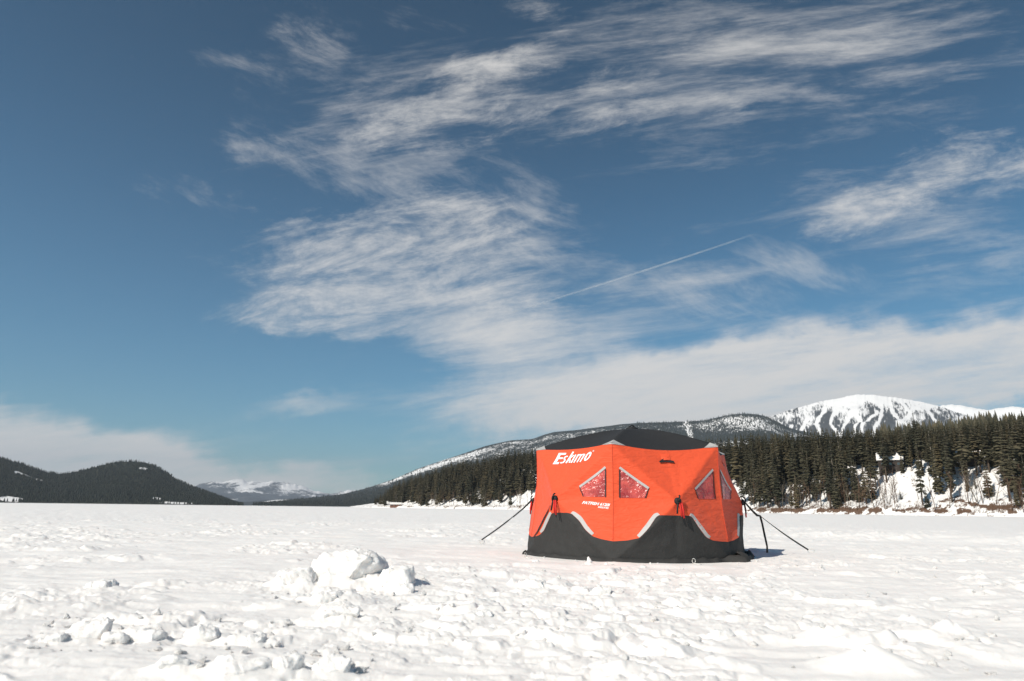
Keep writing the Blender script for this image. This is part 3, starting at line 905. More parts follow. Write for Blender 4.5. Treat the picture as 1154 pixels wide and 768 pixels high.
# bare leafless trees along the shore
def bare_tree_mesh(h_, seed, mat):
    g = random.Random(seed); parts = []

    def branch(p, d, L, r, lvl):
        n = 3; path = [p]; q = p; dd = d
        for i in range(n):
            dd = (dd + Vector((g.uniform(-.16, .16), g.uniform(-.16, .16), g.uniform(-.02, .12)))).normalized(); q = q + dd * (L / n); path.append(q)
        parts.append(tube(path, [r, r * .8, r * .6, r * .35], 4 if lvl < 1 else 3))
        if lvl < 2:
            for _ in range(g.randint(7, 9) if lvl == 0 else g.randint(3, 4)):
                i = g.uniform(.3, 1.0); k = min(int(i * n), n - 1); b = path[k].lerp(path[k + 1], i * n - k)
                a = g.uniform(0, 6.28); nd = (dd * .9 + Vector((math.cos(a), math.sin(a), g.uniform(.1, .5))) * .75).normalized()
                branch(b, nd, L * g.uniform(.28, .5) * (1.1 - i * .4), r * .42, lvl + 1)
    branch(Vector((0, 0, -.6)), Vector((g.uniform(-.08, .08), g.uniform(-.08, .08), 1)).normalized(), h_, h_ * .014, 0)
    v, f = join(parts[:1]); o1 = mesh_from('trunk', v, f, mat); m1 = o1.data; bpy.data.objects.remove(o1)
    v, f = join(parts[1:]); o2 = mesh_from('branches', v, f, mat); m2 = o2.data; bpy.data.objects.remove(o2)
    return m1, m2


BARE = [bare_tree_mesh(11, 300 + i, M['pale_bark'] if i % 2 else M['brown_twig']) for i in range(5)]
random.seed(44)
for i in range(150):
    px = random.choice([random.uniform(445, 600), random.uniform(845, 1010), random.uniform(845, 1154)])
    t = random.uniform(2.5, 16) if px > 800 else random.uniform(2, 26)
    p = bank_point(px, t)
    rt = empty('bare_tree', tuple(p), random.uniform(0, 6.28))
    s = random.uniform(.55, 1.25); rt.scale = (s, s, s)
    side = 'left' if px < 620 else 'right'
    tag(rt, 'leafless pale deciduous tree on the snowy shoreline %s of the tent' % side, 'tree', 'bare trees along the shore %s of the tent' % side)
    m1, m2 = random.choice(BARE)
    for nm, me in (('trunk', m1), ('crown', m2)):
        c = bpy.data.objects.new(nm, me); COL.objects.link(c); c.parent = rt

# low red-brown brush on the shoreline
parts_v, parts_t = [], []; k = 0
g = np.random.default_rng(5)
for i in range(6500):
    px = g.uniform(425, 600) if g.random() < .35 else g.uniform(835, 1250)
    t = abs(g.normal(0, 4)) + 2.2
    if 0.60 > vnoise(np.array(px * .08), np.array(t * .15), 9) and g.random() < .93: continue
    p = bank_point(px, t); h_ = g.uniform(.5, 2.0); a = g.uniform(0, 6.28); b = g.uniform(-.5, .5, 2)
    w = .07
    c = np.array([math.cos(a), math.sin(a), 0]) * w
    parts_v.append(np.array([p - c, p + c, p + [b[0] * h_, b[1] * h_, h_]])); parts_t.append((k, k + 1, k + 2)); k += 3
o = mesh_from('shore_brush', np.vstack(parts_v), np.array(parts_t), M['brown_twig'], smooth=False)
tag(o, 'low reddish brown brush along the snowy shoreline', 'brush', None, 'stuff')


# houses
def house(name, px, t, w, d, hw, hr, wall_mat, label, lift=0.0, win=3):
    p = bank_point(px, t); a = math.atan2(p[0], p[1])
    root = empty(name, (p[0], p[1], p[2] + lift), -a)
    tag(root, label, 'house')
    v, f = box((0, 0, hw / 2 - 1.5), (w, d, hw + 3)); v2 = [Vector((sx * w / 2, sy * d / 2, hw)) for sy in (-1, 1) for sx in (-1, 1)] + [Vector((-w / 2, 0, hw + hr * .92)), Vector((w / 2, 0, hw + hr * .92))]
    g2 = [(0, 2, 4), (1, 5, 3)]
    v, f = join([(v, f), (v2, g2)]); mesh_from('wall', v, f, wall_mat, root, False)
    e = 0.6
    th_ = 0.45
    rv = []
    for dz in (0, th_):
        rv += [Vector((-w / 2 - e, -d / 2 - e, hw - .25 + dz)), Vector((w / 2 + e, -d / 2 - e, hw - .25 + dz)), Vector((w / 2 + e, 0, hw + hr + dz)), Vector((-w / 2 - e, 0, hw + hr + dz)),
               Vector((w / 2 + e, d / 2 + e, hw - .25 + dz)), Vector((-w / 2 - e, d / 2 + e, hw - .25 + dz))]
    rf = [(6, 7, 8, 9), (9, 8, 10, 11), (1, 0, 3, 2), (2, 3, 5, 4), (0, 1, 7, 6), (1, 2, 8, 7), (2, 4, 10, 8), (4, 5, 11, 10), (5, 3, 9, 11), (3, 0, 6, 9)]
    roof = mesh_from('roof', rv, rf, M['snow'], root, False); roof['label'] = 'gabled roof under thick snow'
    v, f = box((w * .25, d * .1, hw + hr + .6), (.7, .7, 1.8)); mesh_from('chimney', v, f, M['bark'], roof, False)
    for i in range(win):
        x = -w / 2 + w * (i + .5) / win
        v, f = box((x, -d / 2 - .03, hw * .55), (1.3, .1, 1.3)); fr = mesh_from('window', v, f, M['bark'], root, False)
        v, f = box((x, -d / 2 - .09, hw * .55), (1.05, .06, 1.05)); mesh_from('pane', v, f, M['window_glass'], fr, False)
    return root


house('lake_house', 1010, 44, 10, 7, 4.4, 3.0, M['house_wall'], 'dark timber lake house with a snowy roof at the top of the open bank', 0.5)
house('lake_house', 1101, 50, 8, 6, 3.4, 2.4, M['house_wall'], 'dark cabin with a small snowy roof among trees right of the bank', 0.3, 2)
house('lake_house', 897, 62, 7, 6, 3.0, 2.0, M['house_wall'], 'small cabin with a thin snowy roof deep in woods right of the tent', 0.0, 2)
house('boathouse', 446, 3, 13, 6, 2.6, 1.6, M['house_red'], 'low boathouse with a snowy roof at the wooded point left of the tent', 0.4, 3)

# ------------------------------------------------------------------ the shelter
D_, Rt, Rb, H, Zc, TH, X0 = 11.474, 1.633, 1.775, 1.638, 2.018, -0.355, 2.032
C0 = np.array([X0, D_, 0.0]); UP = np.array([0, 0, 1.0])
VH, BU = 0.53, 0.30
SAG = {-1: 0.045, 0: 0.085}


def radv(k):
    a = TH + R(60) * k
    return np.array([math.sin(a), -math.cos(a), 0.0])


def seam(k, v):
    v = np.asarray(v, float)[..., None]
    return C0 + radv(k) * (Rb + (Rt - Rb) * v - .06 * 4 * v * (1 - v)) + UP * (H * v)


def top_edge(k, u):
    u = np.asarray(u, float)[..., None]
    P = seam(k, np.ones(1))[0] * (1 - u) + seam(k + 1, np.ones(1))[0] * u
    q = 4 * u * (1 - u)
    return P - UP * SAG.get(k, 0.065) * q - radv(k + .5) * .04 * q


def bot_edge(k, u):
    u = np.asarray(u, float)[..., None]
    P = seam(k, np.zeros(1))[0] * (1 - u) + seam(k + 1, np.zeros(1))[0] * u
    return P + radv(k + .5) * .16 * (4 * u * (1 - u)) ** 1.2


def surf(k, u, v, off=0.0):
    u = np.asarray(u, float); v = np.asarray(v, float); u_ = u[..., None]; v_ = v[..., None]
    L, Rr, T, B = seam(k, v), seam(k + 1, v), top_edge(k, u), bot_edge(k, u)
    c00, c10 = seam(k, np.zeros(1))[0], seam(k + 1, np.zeros(1))[0]; c01, c11 = seam(k, np.ones(1))[0], seam(k + 1, np.ones(1))[0]
    P = L * (1 - u_) + Rr * u_ + B * (1 - v_) + T * v_ - (c00 * (1 - u_) * (1 - v_) + c10 * u_ * (1 - v_) + c01 * (1 - u_) * v_ + c11 * u_ * v_)
    p = np.minimum(np.minimum(u, 1 - u) / .5, np.minimum(v / VH, (1 - v) / (1 - VH))).clip(0, 1)
    du, dv = np.abs(u - .5) / .5, np.where(v > VH, (v - VH) / (1 - VH), (VH - v) / VH)
    q = 1 - np.minimum(du, dv) / np.maximum(np.maximum(du, dv), 1e-6)      # 0 on a pole, 1 between two poles
    b = BU * {1: .70, -2: .85}.get(k, 1.0) * (1 - (1 - p) ** 1.04) - 0.040 * q * 4 * p * (1 - p)
    a = np.arctan2(v - VH, u - .5)
    # slack wrinkles fanning unevenly from the hub, and soft dents
    wr = 0.007 * (fbm(a * 5 + 7 * k, p * 2.0, 3, 300 + k) - .5) * (1 - p) * p * 4 * 2 + 0.026 * (fbm(u * 4 + k, v * 5, 4, 310 + k) - .5) * np.minimum(1, p * 5)
    return P + radv(k + .5) * (b + wr + off)[..., None]


def surf_n(k, u, v):
    e = 1e-3
    uc = np.clip(u, e, 1 - e); vc = np.clip(v, e, 1 - e)
    a = surf(k, uc + e, vc) - surf(k, uc - e, vc); b = surf(k, uc, vc + e) - surf(k, uc, vc - e)
    n = np.cross(a, b); return n / np.linalg.norm(n, axis=-1, keepdims=True)


def on_wall(k, u, v, off):
    u = np.asarray(u, float); v = np.asarray(v, float)
    return surf(k, u, v) + surf_n(k, u, v) * off


BASEC = np.array([X0, D_, 0.0])


def tmesh(name, V, Fc, mat, parent, smooth=True):
    return mesh_from(name, np.asarray(V, float) - BASEC, Fc, mat, parent, smooth)


def cpts(k):
    if k == -1: return [(0, .165), (.12, .17), (.22, .19), (.30, .235), (.37, .32), (.425, .395), (.46, .405), (.63, .405), (.665, .395), (.73, .34), (.79, .26), (.85, .205), (.92, .18), (1, .165)]
    return [(0, .165), (.1, .178), (.19, .205), (.26, .29), (.325, .39), (.35, .405), (.60, .405), (.63, .39), (.69, .30), (.755, .215), (.82, .185), (.92, .172), (1, .165)]


def vb(k, u):
    c = cpts(k)
    xs = np.linspace(0, 1, 401); ys = np.interp(xs, [p[0] for p in c], [p[1] for p in c])
    ker = np.hanning(19); ker /= ker.sum(); ys = np.convolve(np.pad(ys, 9, 'edge'), ker, 'valid')
    return np.interp(u, xs, ys)


tent = empty('ice_fishing_tent', tuple(BASEC))
tag(tent, 'bright orange and black six sided pop up ice fishing tent on the snow', 'tent')


def uvgrid(n, m): return np.meshgrid(np.linspace(0, 1, n), np.linspace(0, 1, m))


def drape(name, k, polys, off, mat, parent, step=0.02, solid=0.0):
    """cut flat polygons (in wall coordinates) and lay them on wall k"""
    vs, es = [], []
    polys = [p_ if sum(a[0] * b[1] - b[0] * a[1] for a, b in zip(p_, p_[1:] + p_[:1])) > 0 else p_[::-1] for p_ in polys]
    for poly in polys:
        o = len(vs)
        for a, b in zip(poly, poly[1:] + poly[:1]):
            n = max(1, int(math.hypot(b[0] - a[0], b[1] - a[1]) / step))
            for i in range(n): vs.append((a[0] + (b[0] - a[0]) * i / n, a[1] + (b[1] - a[1]) * i / n))
        es += [(o + i, o + (i + 1) % (len(vs) - o)) for i in range(len(vs) - o)]
    faces, o2 = [], 0
    # one face loop per polygon
    cnt = 0
    for poly in polys:
        n = sum(max(1, int(math.hypot(b[0] - a[0], b[1] - a[1]) / step)) for a, b in zip(poly, poly[1:] + poly[:1]))
        faces.append(list(range(cnt, cnt + n))); cnt += n
    us = [v[0] for v in vs]; vv = [v[1] for v in vs]
    extra = []
    x = min(us) + step * .5
    while x < max(us):
        y = min(vv) + step * .5
        while y < max(vv):
            extra.append((x, y)); y += step
        x += step
    allv = [Vector(v) for v in vs + extra]
    rv, re, rf, _, _, orig = delaunay_2d_cdt(allv, [], faces, 0, 1e-6)
    rf = [q for q, src in zip(rf, orig) if src]
    u = np.array([q.x for q in rv]); v = np.array([q.y for q in rv])
    P = on_wall(k, u, v, off)
    return tmesh(name, P, [tuple(f) for f in rf], mat, parent)


def ribbon_poly(pts, w):
    """polygon of a strip of width w along pts"""
    L, Rr = [], []
    for i, p in enumerate(pts):
        a = pts[max(i - 1, 0)]; b = pts[min(i + 1, len(pts) - 1)]
        d = (b[0] - a[0], b[1] - a[1]); l = math.hypot(*d); n = (-d[1] / l, d[0] / l)
        ww = w[i] if hasattr(w, '__len__') else w
        L.append((p[0] + n[0] * ww / 2, p[1] + n[1] * ww / 2)); Rr.append((p[0] - n[0] * ww / 2, p[1] - n[1] * ww / 2))
    return L + Rr[::-1]


WIN_L = [(.058, .795), (.285, .635), (.258, .548), (.055, .533)]
WIN_R = [(.705, .635), (.935, .795), (.932, .535), (.735, .548)]
for k in range(-2, 4):
    U, S_ = uvgrid(73, 49); Vv = vb(k, U) + (1 - vb(k, U)) * S_
    wall = tmesh('wall_panel', surf(k, U, Vv).reshape(-1, 3), grid_faces(49, 73), M['orange'], tent)
    U, S_ = uvgrid(73, 33); Vv = vb(k, U) * S_
    low = tmesh('lower_panel', surf(k, U, Vv).reshape(-1, 3), grid_faces(33, 73), M['black_fabric'], tent)
    low['label'] = 'black lower panel with an arched top edge'
    # reflective strips beside the arch
    if k == -1: rngs = ((.255, .43, True), (.655, .845, False))
    else: rngs = ((.185, .352, True), (.60, .785, False))
    for a, b, lft in rngs:
        uu = np.linspace(a, b, 14); base = vb(k, uu)
        wid = 0.030 * np.sin(np.linspace(0.55, 2.6, 14)) + .004
        poly = [(u_, v_ + .002) for u_, v_ in zip(uu, base)] + [(u_ + (-.014 if lft else .014), v_ + w_) for u_, v_, w_ in list(zip(uu, base, wid))[::-1]]
        drape('reflective_strip', k, [poly], 0.004, M['grey_trim'], tent)
    wins = []
    if k in (0, 1, -2): wins.append((WIN_L, 'l'))
    if k in (-1, 0, 3): wins.append((WIN_R, 'r'))
    for poly, sd_ in wins:
        w = drape('window', k, [poly], 0.004, M['vinyl'], tent)
        w['label'] = 'clear vinyl window pane over red curtain'
        if sd_ == 'l': a, b, c, d = poly[0], poly[1], poly[2], poly[3]
        else: a, b, c, d = poly[1], poly[0], poly[3], poly[2]
        drape('window_strip', k, [ribbon_poly([a, b], 0.021)], 0.010, M['grey_trim'], w)
        drape('window_piping', k, [ribbon_poly([(a[0], a[1] - .02), d], 0.012)], 0.008, M['piping'], w)
        drape('window_piping', k, [ribbon_poly([b, c], 0.009)], 0.008, M['piping'], w)
    # seam ribbing: corner pole sleeve
    vv = np.linspace(.172, .985, 24); sp_ = seam(k, vv) + radv(k) * .004
    v_, f_ = tube(sp_ - radv(k) * .003, .0042, 6)
    tmesh('corner_seam', v_[24:] if False else v_, f_, M['seam'], tent)
    # hub in the middle of the wall with its pull strap
    hub = on_wall(k, np.array([.5]), np.array([VH]), 0.0)[0]; n = radv(k + .5)
    tan = np.cross(UP, n)
    ring = []
    for i in range(13):
        a = math.pi * i / 12
        ring.append(hub + n * (.015 + .035 * math.sin(a)) + UP * (.02 + .055 * math.cos(a)) * 1.0 + tan * (.02 * math.cos(a)))
    hb = tube([hub - n * .01, hub + n * .012, hub + n * .03], [.05, .05, .03], 14)
    st = tube(ring, .012, 6)
    tail = tube([hub + n * .03 + UP * -.03 + tan * -.01, hub + n * .035 - UP * .09 - tan * .025, hub + n * .045 - UP * .17 - tan * .035], .013, 5)
    tmesh('hub', *join([hb, st, tail]), M['black_web'], tent)
    for j, dx in enumerate((.012, .045)):
        q0 = hub + n * .028 + tan * dx - UP * .02
        rb = tube([q0, q0 + n * .012 - UP * .10 + tan * .012, q0 + n * .01 - UP * (.19 + .02 * j) + tan * .02], [.012, .014, .012], 5)
        tmesh('pull_ribbon', *rb, M['red_web'], tent)
    if k in (0, 1, 3):
        poly = [(.425, .888), (.455, .908), (.482, .922), (.51, .908), (.565, .892), (.565, .876), (.50, .882), (.425, .874)]
        vent = drape('vent', k, [poly], 0.02, M['black_web'], tent)
        drape('vent_flap', k, [[(.475, .917), (.535, .912), (.522, .975), (.488, .975)]], 0.012, M['red_web'], vent) if False else None
        U, S_ = uvgrid(9, 7)
        uu = .455 + U * .085; v2 = .905 + S_ * .06
        P = on_wall(k, uu, v2, 0.006) + radv(k + .5) * (0.03 * (1 - S_) * np.sin(np.pi * U))[..., None]
        tmesh('vent_hood', P.reshape(-1, 3), grid_faces(7, 9), M['orange'], vent)
# door zip and strap running from hub to the left corner of the printed wall
drape('door_zip', -1, [ribbon_poly([(.43, .47), (.36, .385), (.285, .30), (.20, .215), (.12, .165)], [.010, .013, .013, .015, .017])], 0.012, M['black_web'], tent)

# logo on wall -1
def stroke(pts, w):
    return ribbon_poly(pts, w)


K9 = {
    'E': [[(240, 138), (418, 140), (409, 186), (292, 188), (280, 250), (370, 249), (360, 289), (268, 291), (252, 368), (318, 364), (302, 416), (176, 418)]],
    's': [stroke([(472, 228), (446, 226), (416, 238), (400, 266), (412, 292), (430, 318), (424, 350), (400, 376), (366, 382), (340, 380)], [30, 32, 34, 36, 36, 36, 36, 36, 34, 32])],
    'k': [stroke([(574, 116), (478, 392)], 38), stroke([(512, 300), (606, 200)], 28), stroke([(530, 276), (548, 330), (552, 384)], 32)],
    'i': [stroke([(648, 192), (592, 388)], 34)],
    'm': [stroke([(712, 190), (654, 386)], 32), stroke([(698, 236), (726, 206), (768, 202)], [26, 30, 34]), stroke([(784, 196), (728, 384)], 32), stroke([(770, 236), (800, 206), (836, 202)], [26, 30, 34]), stroke([(856, 194), (800, 380)], 32)],
}


def oring(cx_, cy_, rx_, ry_, ix_, iy_, sl):
    P = []
    n = 28
    for i in range(n):
        a, b = 2 * math.pi * i / n, 2 * math.pi * (i + 1) / n
        def e(w, X_, Y_): return (cx_ + X_ * math.cos(w) - sl * Y_ * math.sin(w), cy_ + Y_ * math.sin(w))
        P.append([e(a, rx_, ry_), e(b, rx_, ry_), e(b, ix_, iy_), e(a, ix_, iy_)])
    return P


K9['o'] = oring(944, 262, 66, 104, 26, 62, .28)
K9['r'] = oring(1044, 150, 17, 18, 9, 10, 0)
A_ = {(0, 0): (.078, 1.0)}


def logo_uv(p):
    # baseline runs from u .27 to .748, cap height from v .862 up to .985
    s = (p[0] - 172) / (985 - 172)
    base_y = 418 - 50 * s                       # printed baseline climbs in the crop
    hgt = (base_y - p[1]) / 280.0
    u = .272 + .470 * s
    return (u, .858 + .012 * s + .112 * hgt)


logo = None
for ch in ('E', 's', 'k', 'i', 'm', 'o', 'r'):
    polys = [[logo_uv(p) for p in poly] for poly in K9[ch]]
    o = drape('letter', -1, polys, 0.006, M['white_print'], None, 0.012)
    if logo is None:
        logo = o
    else:
        bm = bmesh.new(); bm.from_mesh(logo.data); bm.from_mesh(o.data); bm.to_mesh(logo.data); bm.free(); bpy.data.objects.remove(o)
logo.name = 'logo_print'; logo.parent = tent; logo['label'] = 'white brushed lettering printed on the upper wall'


def small_text(txt, u0, u1, v0, v1, dv, bold):
    cu = bpy.data.curves.new('t', 'FONT'); cu.body = txt; cu.shear = 0.35; cu.offset = bold; cu.resolution_u = 3
    ob = bpy.data.objects.new('t', cu); COL.objects.link(ob)
    bpy.context.view_layer.update()
    me = bpy.data.meshes.new_from_object(ob.evaluated_get(bpy.context.evaluated_depsgraph_get()))
    bpy.data.objects.remove(ob)
    co = np.array([v.co[:] for v in me.vertices]); lo, hi = co.min(0), co.max(0)
    u = u0 + (u1 - u0) * (co[:, 0] - lo[0]) / (hi[0] - lo[0])
    v = v0 + (v1 - v0) * (co[:, 1] - lo[1]) / (hi[1] - lo[1]) + dv * (u - u0) / (u1 - u0)
    return on_wall(-1, u, v, 0.006), [tuple(p.vertices) for p in me.polygons]


p1, f1 = small_text('FATFISH 6120I', .735, .975, .482, .508, -.030, .03)
p2, f2 = small_text('INSULATED', .87, .962, .444, .460, -.012, .03)
tmesh('model_print', *join([(list(p1), f1), (list(p2), f2)]), M['white_print'], tent, False)

# roof: six bent poles with fabric stretched between
def roof_pt(k, u, r):
    """r = 1 on the eave, 0 at the peak"""
    E_ = top_edge(k, u); s = (1 - np.asarray(r, float))[..., None]; u_ = np.asarray(u, float)[..., None]
    xy = E_ * (1 - s) + C0 * s
    z = E_[..., 2:3] + (Zc - E_[..., 2:3]) * (1 - (1 - s) ** 1.62)
    z = z - 0.05 * 4 * u_ * (1 - u_) * np.sin(np.pi * s) * (1 - s)
    xy[..., 2:3] = z
    return xy


allV, allF = [], []
for k in range(-2, 4):
    U, Rr_ = uvgrid(25, 25)
    P = roof_pt(k, U, 1 - Rr_ * .995).reshape(-1, 3); o = sum(len(q) for q in allV)
    allV.append(P); allF += [tuple(int(i) + o for i in f) for f in grid_faces(25, 25)]
roof = tmesh('roof', np.vstack(allV), allF, M['roof_fabric'], tent); roof['label'] = 'black domed roof fabric'
bm = bmesh.new(); bm.from_mesh(roof.data); bmesh.ops.remove_doubles(bm, verts=bm.verts, dist=0.003); bm.to_mesh(roof.data); bm.free()
pk = np.array([X0, D_, Zc])
cap_ = tube([pk - UP * .02, pk + UP * .012, pk + UP * .03, pk + UP * .034], [.11, .10, .06, .01], 16)
knob = tube([pk + UP * .03 + np.array([-.05, 0, 0]), pk + UP * .062, pk + UP * .03 + np.array([.05, 0, 0])], .012, 6)
tmesh('roof_hub', *join([cap_, knob]), M['black_web'], roof)
for k in range(-2, 4):   # grey corner patches
    parts = []
    for kk, uu in ((k, np.linspace(0, .13, 8)), (k - 1, np.linspace(.87, 1, 8))):
        U, Rr_ = np.meshgrid(uu, np.linspace(0, 1, 8))
        reach = 1 - np.minimum(U, 1 - U) / .13
        P = roof_pt(kk, U, 1.0 - Rr_ * .085 * reach) + UP * .006 + radv(k) * .008
        parts.append((list(P.reshape(-1, 3)), [tuple(int(i) for i in f) for f in grid_faces(8, 8)]))
        U2, S2 = np.meshgrid(uu, np.linspace(0, 1, 4)); rc = 1 - np.minimum(U2, 1 - U2) / .13
        P2 = on_wall(kk, U2, 1.0 - S2 * .012 * rc, .008)
        parts.append((list(P2.reshape(-1, 3)), [tuple(int(i) for i in f) for f in grid_faces(4, 8)]))
    tmesh('corner_patch', *join(parts), M['corner_grey'], tent)
# skirt lying on the snow
allV, allF = [], []
for k in range(-2, 4):
    uu = np.linspace(0, 1, 60); B = bot_edge(k, uu)
    n = radv(k) * (1 - uu)[:, None] + radv(k + 1) * uu[:, None]; n /= np.linalg.norm(n, axis=1, keepdims=True)
    nz = vnoise(uu * 17 + 31 * k, uu * 0 + k, 4)
    wd = .05 + .07 * vnoise(uu * 9 + 13 * k, uu * 0, 5); hz = .008 + .05 * nz ** 2
    if k == 1: wd = wd + .16 * np.exp(-((uu - .06) / .10) ** 2) + .10 * np.exp(-((uu - .8) / .2) ** 2); hz = hz + .09 * np.exp(-((uu - .06) / .08) ** 2) + .05 * np.exp(-((uu - .5) / .2) ** 2)
    if k == 0: wd = wd + .14 * np.exp(-((uu - 1) / .05) ** 2); hz = hz + .06 * np.exp(-((uu - 1) / .04) ** 2)
    rows = [B + UP * .05 - n * .01, B + n * (wd * .35)[:, None] + UP * (hz + .03)[:, None], B + n * (wd * .75)[:, None] + UP * hz[:, None], B + n * wd[:, None] - UP * .02]
    o = sum(len(q) for q in allV); P = np.stack(rows).reshape(-1, 3); allV.append(P); allF += [tuple(int(i) + o for i in f) for f in grid_faces(4, 60)[:, ::-1]]
sk = tmesh('snow_skirt', np.vstack(allV), allF, M['black_fabric'], tent); sk['label'] = 'crumpled black skirt lying on the snow'


# anchor loops at the base
def cord_loop(c, w, h_, a, n=14):
    return [c + np.array([math.cos(a) * w * math.cos(t), math.sin(a) * w * math.cos(t), h_ * (1 + math.sin(t))]) for t in np.linspace(0, 2 * math.pi, n)]


for px, py, a in ((782, 635, .4), (592, 628, .8)):
    c = ground_pt(px, py, .02)
    loop = tube(cord_loop(c, .026, .03, a), .0045, 5); tail = tube([c, c + np.array([.05, -.06, -.01]), c + np.array([.09, -.04, -.015])], .006, 5)
    tmesh('anchor_loop', *join([loop, tail]), M['cord_white'], tent)


# guy ropes
def lerp(a, b, t): return a + (b - a) * t


hubL = on_wall(-2, np.array([.5]), np.array([VH]), .03)[0]; hubR = on_wall(1, np.array([.5]), np.array([VH]), .03)[0]
aL = ground_pt(543, 613); aL[2] = float(lake_height(aL[:1], aL[1:2])[0])
aR = ground_pt(911, 625); aR[2] = float(lake_height(aR[:1], aR[1:2])[0])


def gtag(name, base, label):
    e = empty(name, tuple(base)); tag(e, label, 'rope', 'guy ropes of the tent'); return e


def gm(name, base, vf, mat, parent):
    return mesh_from(name, np.array([np.asarray(v) for v in vf[0]]) - np.asarray(base), vf[1], mat, parent)


gl = gtag('guy_rope', aL, 'taut black guy rope running from the tent left side down to the snow')
up = aL + UP * .10
pt = [lerp(hubL, up, t) - UP * .03 * math.sin(math.pi * t) for t in np.linspace(0, 1, 14)]
gm('rope', aL, tube(pt, [.008] * 6 + [.013] * 8, 6), M['black_web'], gl)
gm('webbing', aL, tube([hubL + np.array([0, 0, .01]), lerp(hubL, up, .14) - UP * .02, lerp(hubL, up, .34) - UP * .035], [.016, .014, .010], 6), M['black_web'], gl)
lp = cord_loop(aL + UP * .02, .055, .042, .2)
gm('anchor_loop', aL, join([tube(lp, .006, 5), tube([aL + UP * .09, aL + UP * .0 + np.array([.02, -.03, 0]), aL - UP * .08 + np.array([.03, -.04, 0])], .006, 5)]), M['cord_white'], gl)

gr = gtag('guy_rope', aR, 'slack kinked guy rope with a hanging strap on the tent right side')
kink = lerp(hubR, aR, .23) - UP * .02
w1 = [hubR, lerp(hubR, kink, .5) - UP * .03, lerp(hubR, kink, .8) - UP * .035, kink]
gm('webbing', aR, tube(w1, [.012, .016, .018, .014], 6), M['black_web'], gr)
upR = aR + UP * .07
gm('rope', aR, tube([lerp(kink, upR, t) - UP * .02 * math.sin(math.pi * t) for t in np.linspace(0, 1, 10)], [.005, .005, .006, .008, .010, .011, .012, .013, .013, .013], 6), M['black_web'], gr)
st = [kink, kink + np.array([.025, 0, -.12]), kink + np.array([.05, 0, -.3]), kink + np.array([.075, .0, -.46]), kink + np.array([.07, .0, -.56])]
sk_ = gm('hanging_strap', aR, tube(st, [.016, .015, .016, .014, .015], 6), M['black_web'], gr)
gm('anchor_loop', aR, tube(cord_loop(aR + UP * .02 + np.array([.05, 0, 0]), .06, .032, .1), .005, 5), M['cord_white'], gr)

# ------------------------------------------------------------------ snow blocks and lumps
def chunk_mesh(size, seed, boxy=0.75, sub=3, rough=0.06, n=16):
    g = np.random.default_rng(seed)
    P = g.normal(0, 1, (n, 3)); P /= np.linalg.norm(P, axis=1, keepdims=True); P /= np.abs(P).max(1, keepdims=True) ** boxy
    P *= np.array(size) / 2 * g.uniform(.78, 1.05, (n, 1))
    bm = bmesh.new()
    for p in P: bm.verts.new(p)
    r = bmesh.ops.convex_hull(bm, input=bm.verts)
    bmesh.ops.delete(bm, geom=[v for v in bm.verts if not v.link_faces], context='VERTS')
    bmesh.ops.bevel(bm, geom=bm.edges[:], offset=min(size) * .03, segments=2, profile=.6, affect='EDGES', clamp_overlap=True)
    bmesh.ops.triangulate(bm, faces=bm.faces[:])
    for _ in range(sub):
        lng = [e for e in bm.edges if e.calc_length() > max(size) * .045]
        if not lng: break
        bmesh.ops.subdivide_edges(bm, edges=lng, cuts=1)
        bmesh.ops.triangulate(bm, faces=bm.faces[:])
    for _ in range(1): bmesh.ops.smooth_vert(bm, verts=bm.verts, factor=.5, use_axis_x=True, use_axis_y=True, use_axis_z=True)
    bm.normal_update()
    co = np.array([v.co[:] for v in bm.verts]); no = np.array([v.normal[:] for v in bm.verts]); s = 5.0 / max(size)
    lim = np.array(size) * .62
    d = (fbm(co[:, 0] * s + co[:, 2] * s * .7 + seed, co[:, 1] * s - co[:, 2] * s * .9, 4, seed) - .5) * rough * max(size) * 1.6 + (fbm(co[:, 0] * s * 4 + co[:, 2] * s * 3, co[:, 1] * s * 4 - co[:, 2] * s * 3, 3, seed + 1) - .5) * rough * max(size) * .7
    co = np.clip(co + no * d[:, None], -lim, lim)
    for v, c in zip(bm.verts, co): v.co = c
    me = bpy.data.meshes.new('snow_chunk'); bm.to_mesh(me); bm.free()
    me.polygons.foreach_set('use_smooth', np.ones(len(me.polygons), bool)); me.materials.append(M['snow_block'])
    return me


def put_chunk(name, px, py, wpx, hpx, seed, label, group=None, depth=0.8, me=None, rz=None):
    """px, py: middle of the bottom edge; wpx x hpx: size seen in the picture"""
    c = ground_pt(px, py); r = math.hypot(c[0], c[1]); k = r / 780.0
    w, h_ = wpx * k, hpx * k
    c[2] = float(lake_height(c[:1], c[1:2])[0]) - (h_ * .30 if me is None else 0)
    new = me is None
    if new: w *= .86; h_ *= .95 if hpx > 40 or py < 672 else .80; me = chunk_mesh((w, w * depth, h_ * 1.3), seed, .75 if w > .1 else .2, rough=.075 if w > .1 else .13, n=34 if w > .1 else 12)
    o = bpy.data.objects.new(name, me); COL.objects.link(o)
    o.location = (c[0], c[1] + w * depth * .3, c[2] + h_ * .22)
    o.rotation_euler = (0, 0, random.uniform(-.3, .3) if rz is None else rz)
    if not new: o.scale = (w, w * depth, h_ * 1.25)
    return tag(o, label, 'snow', group)


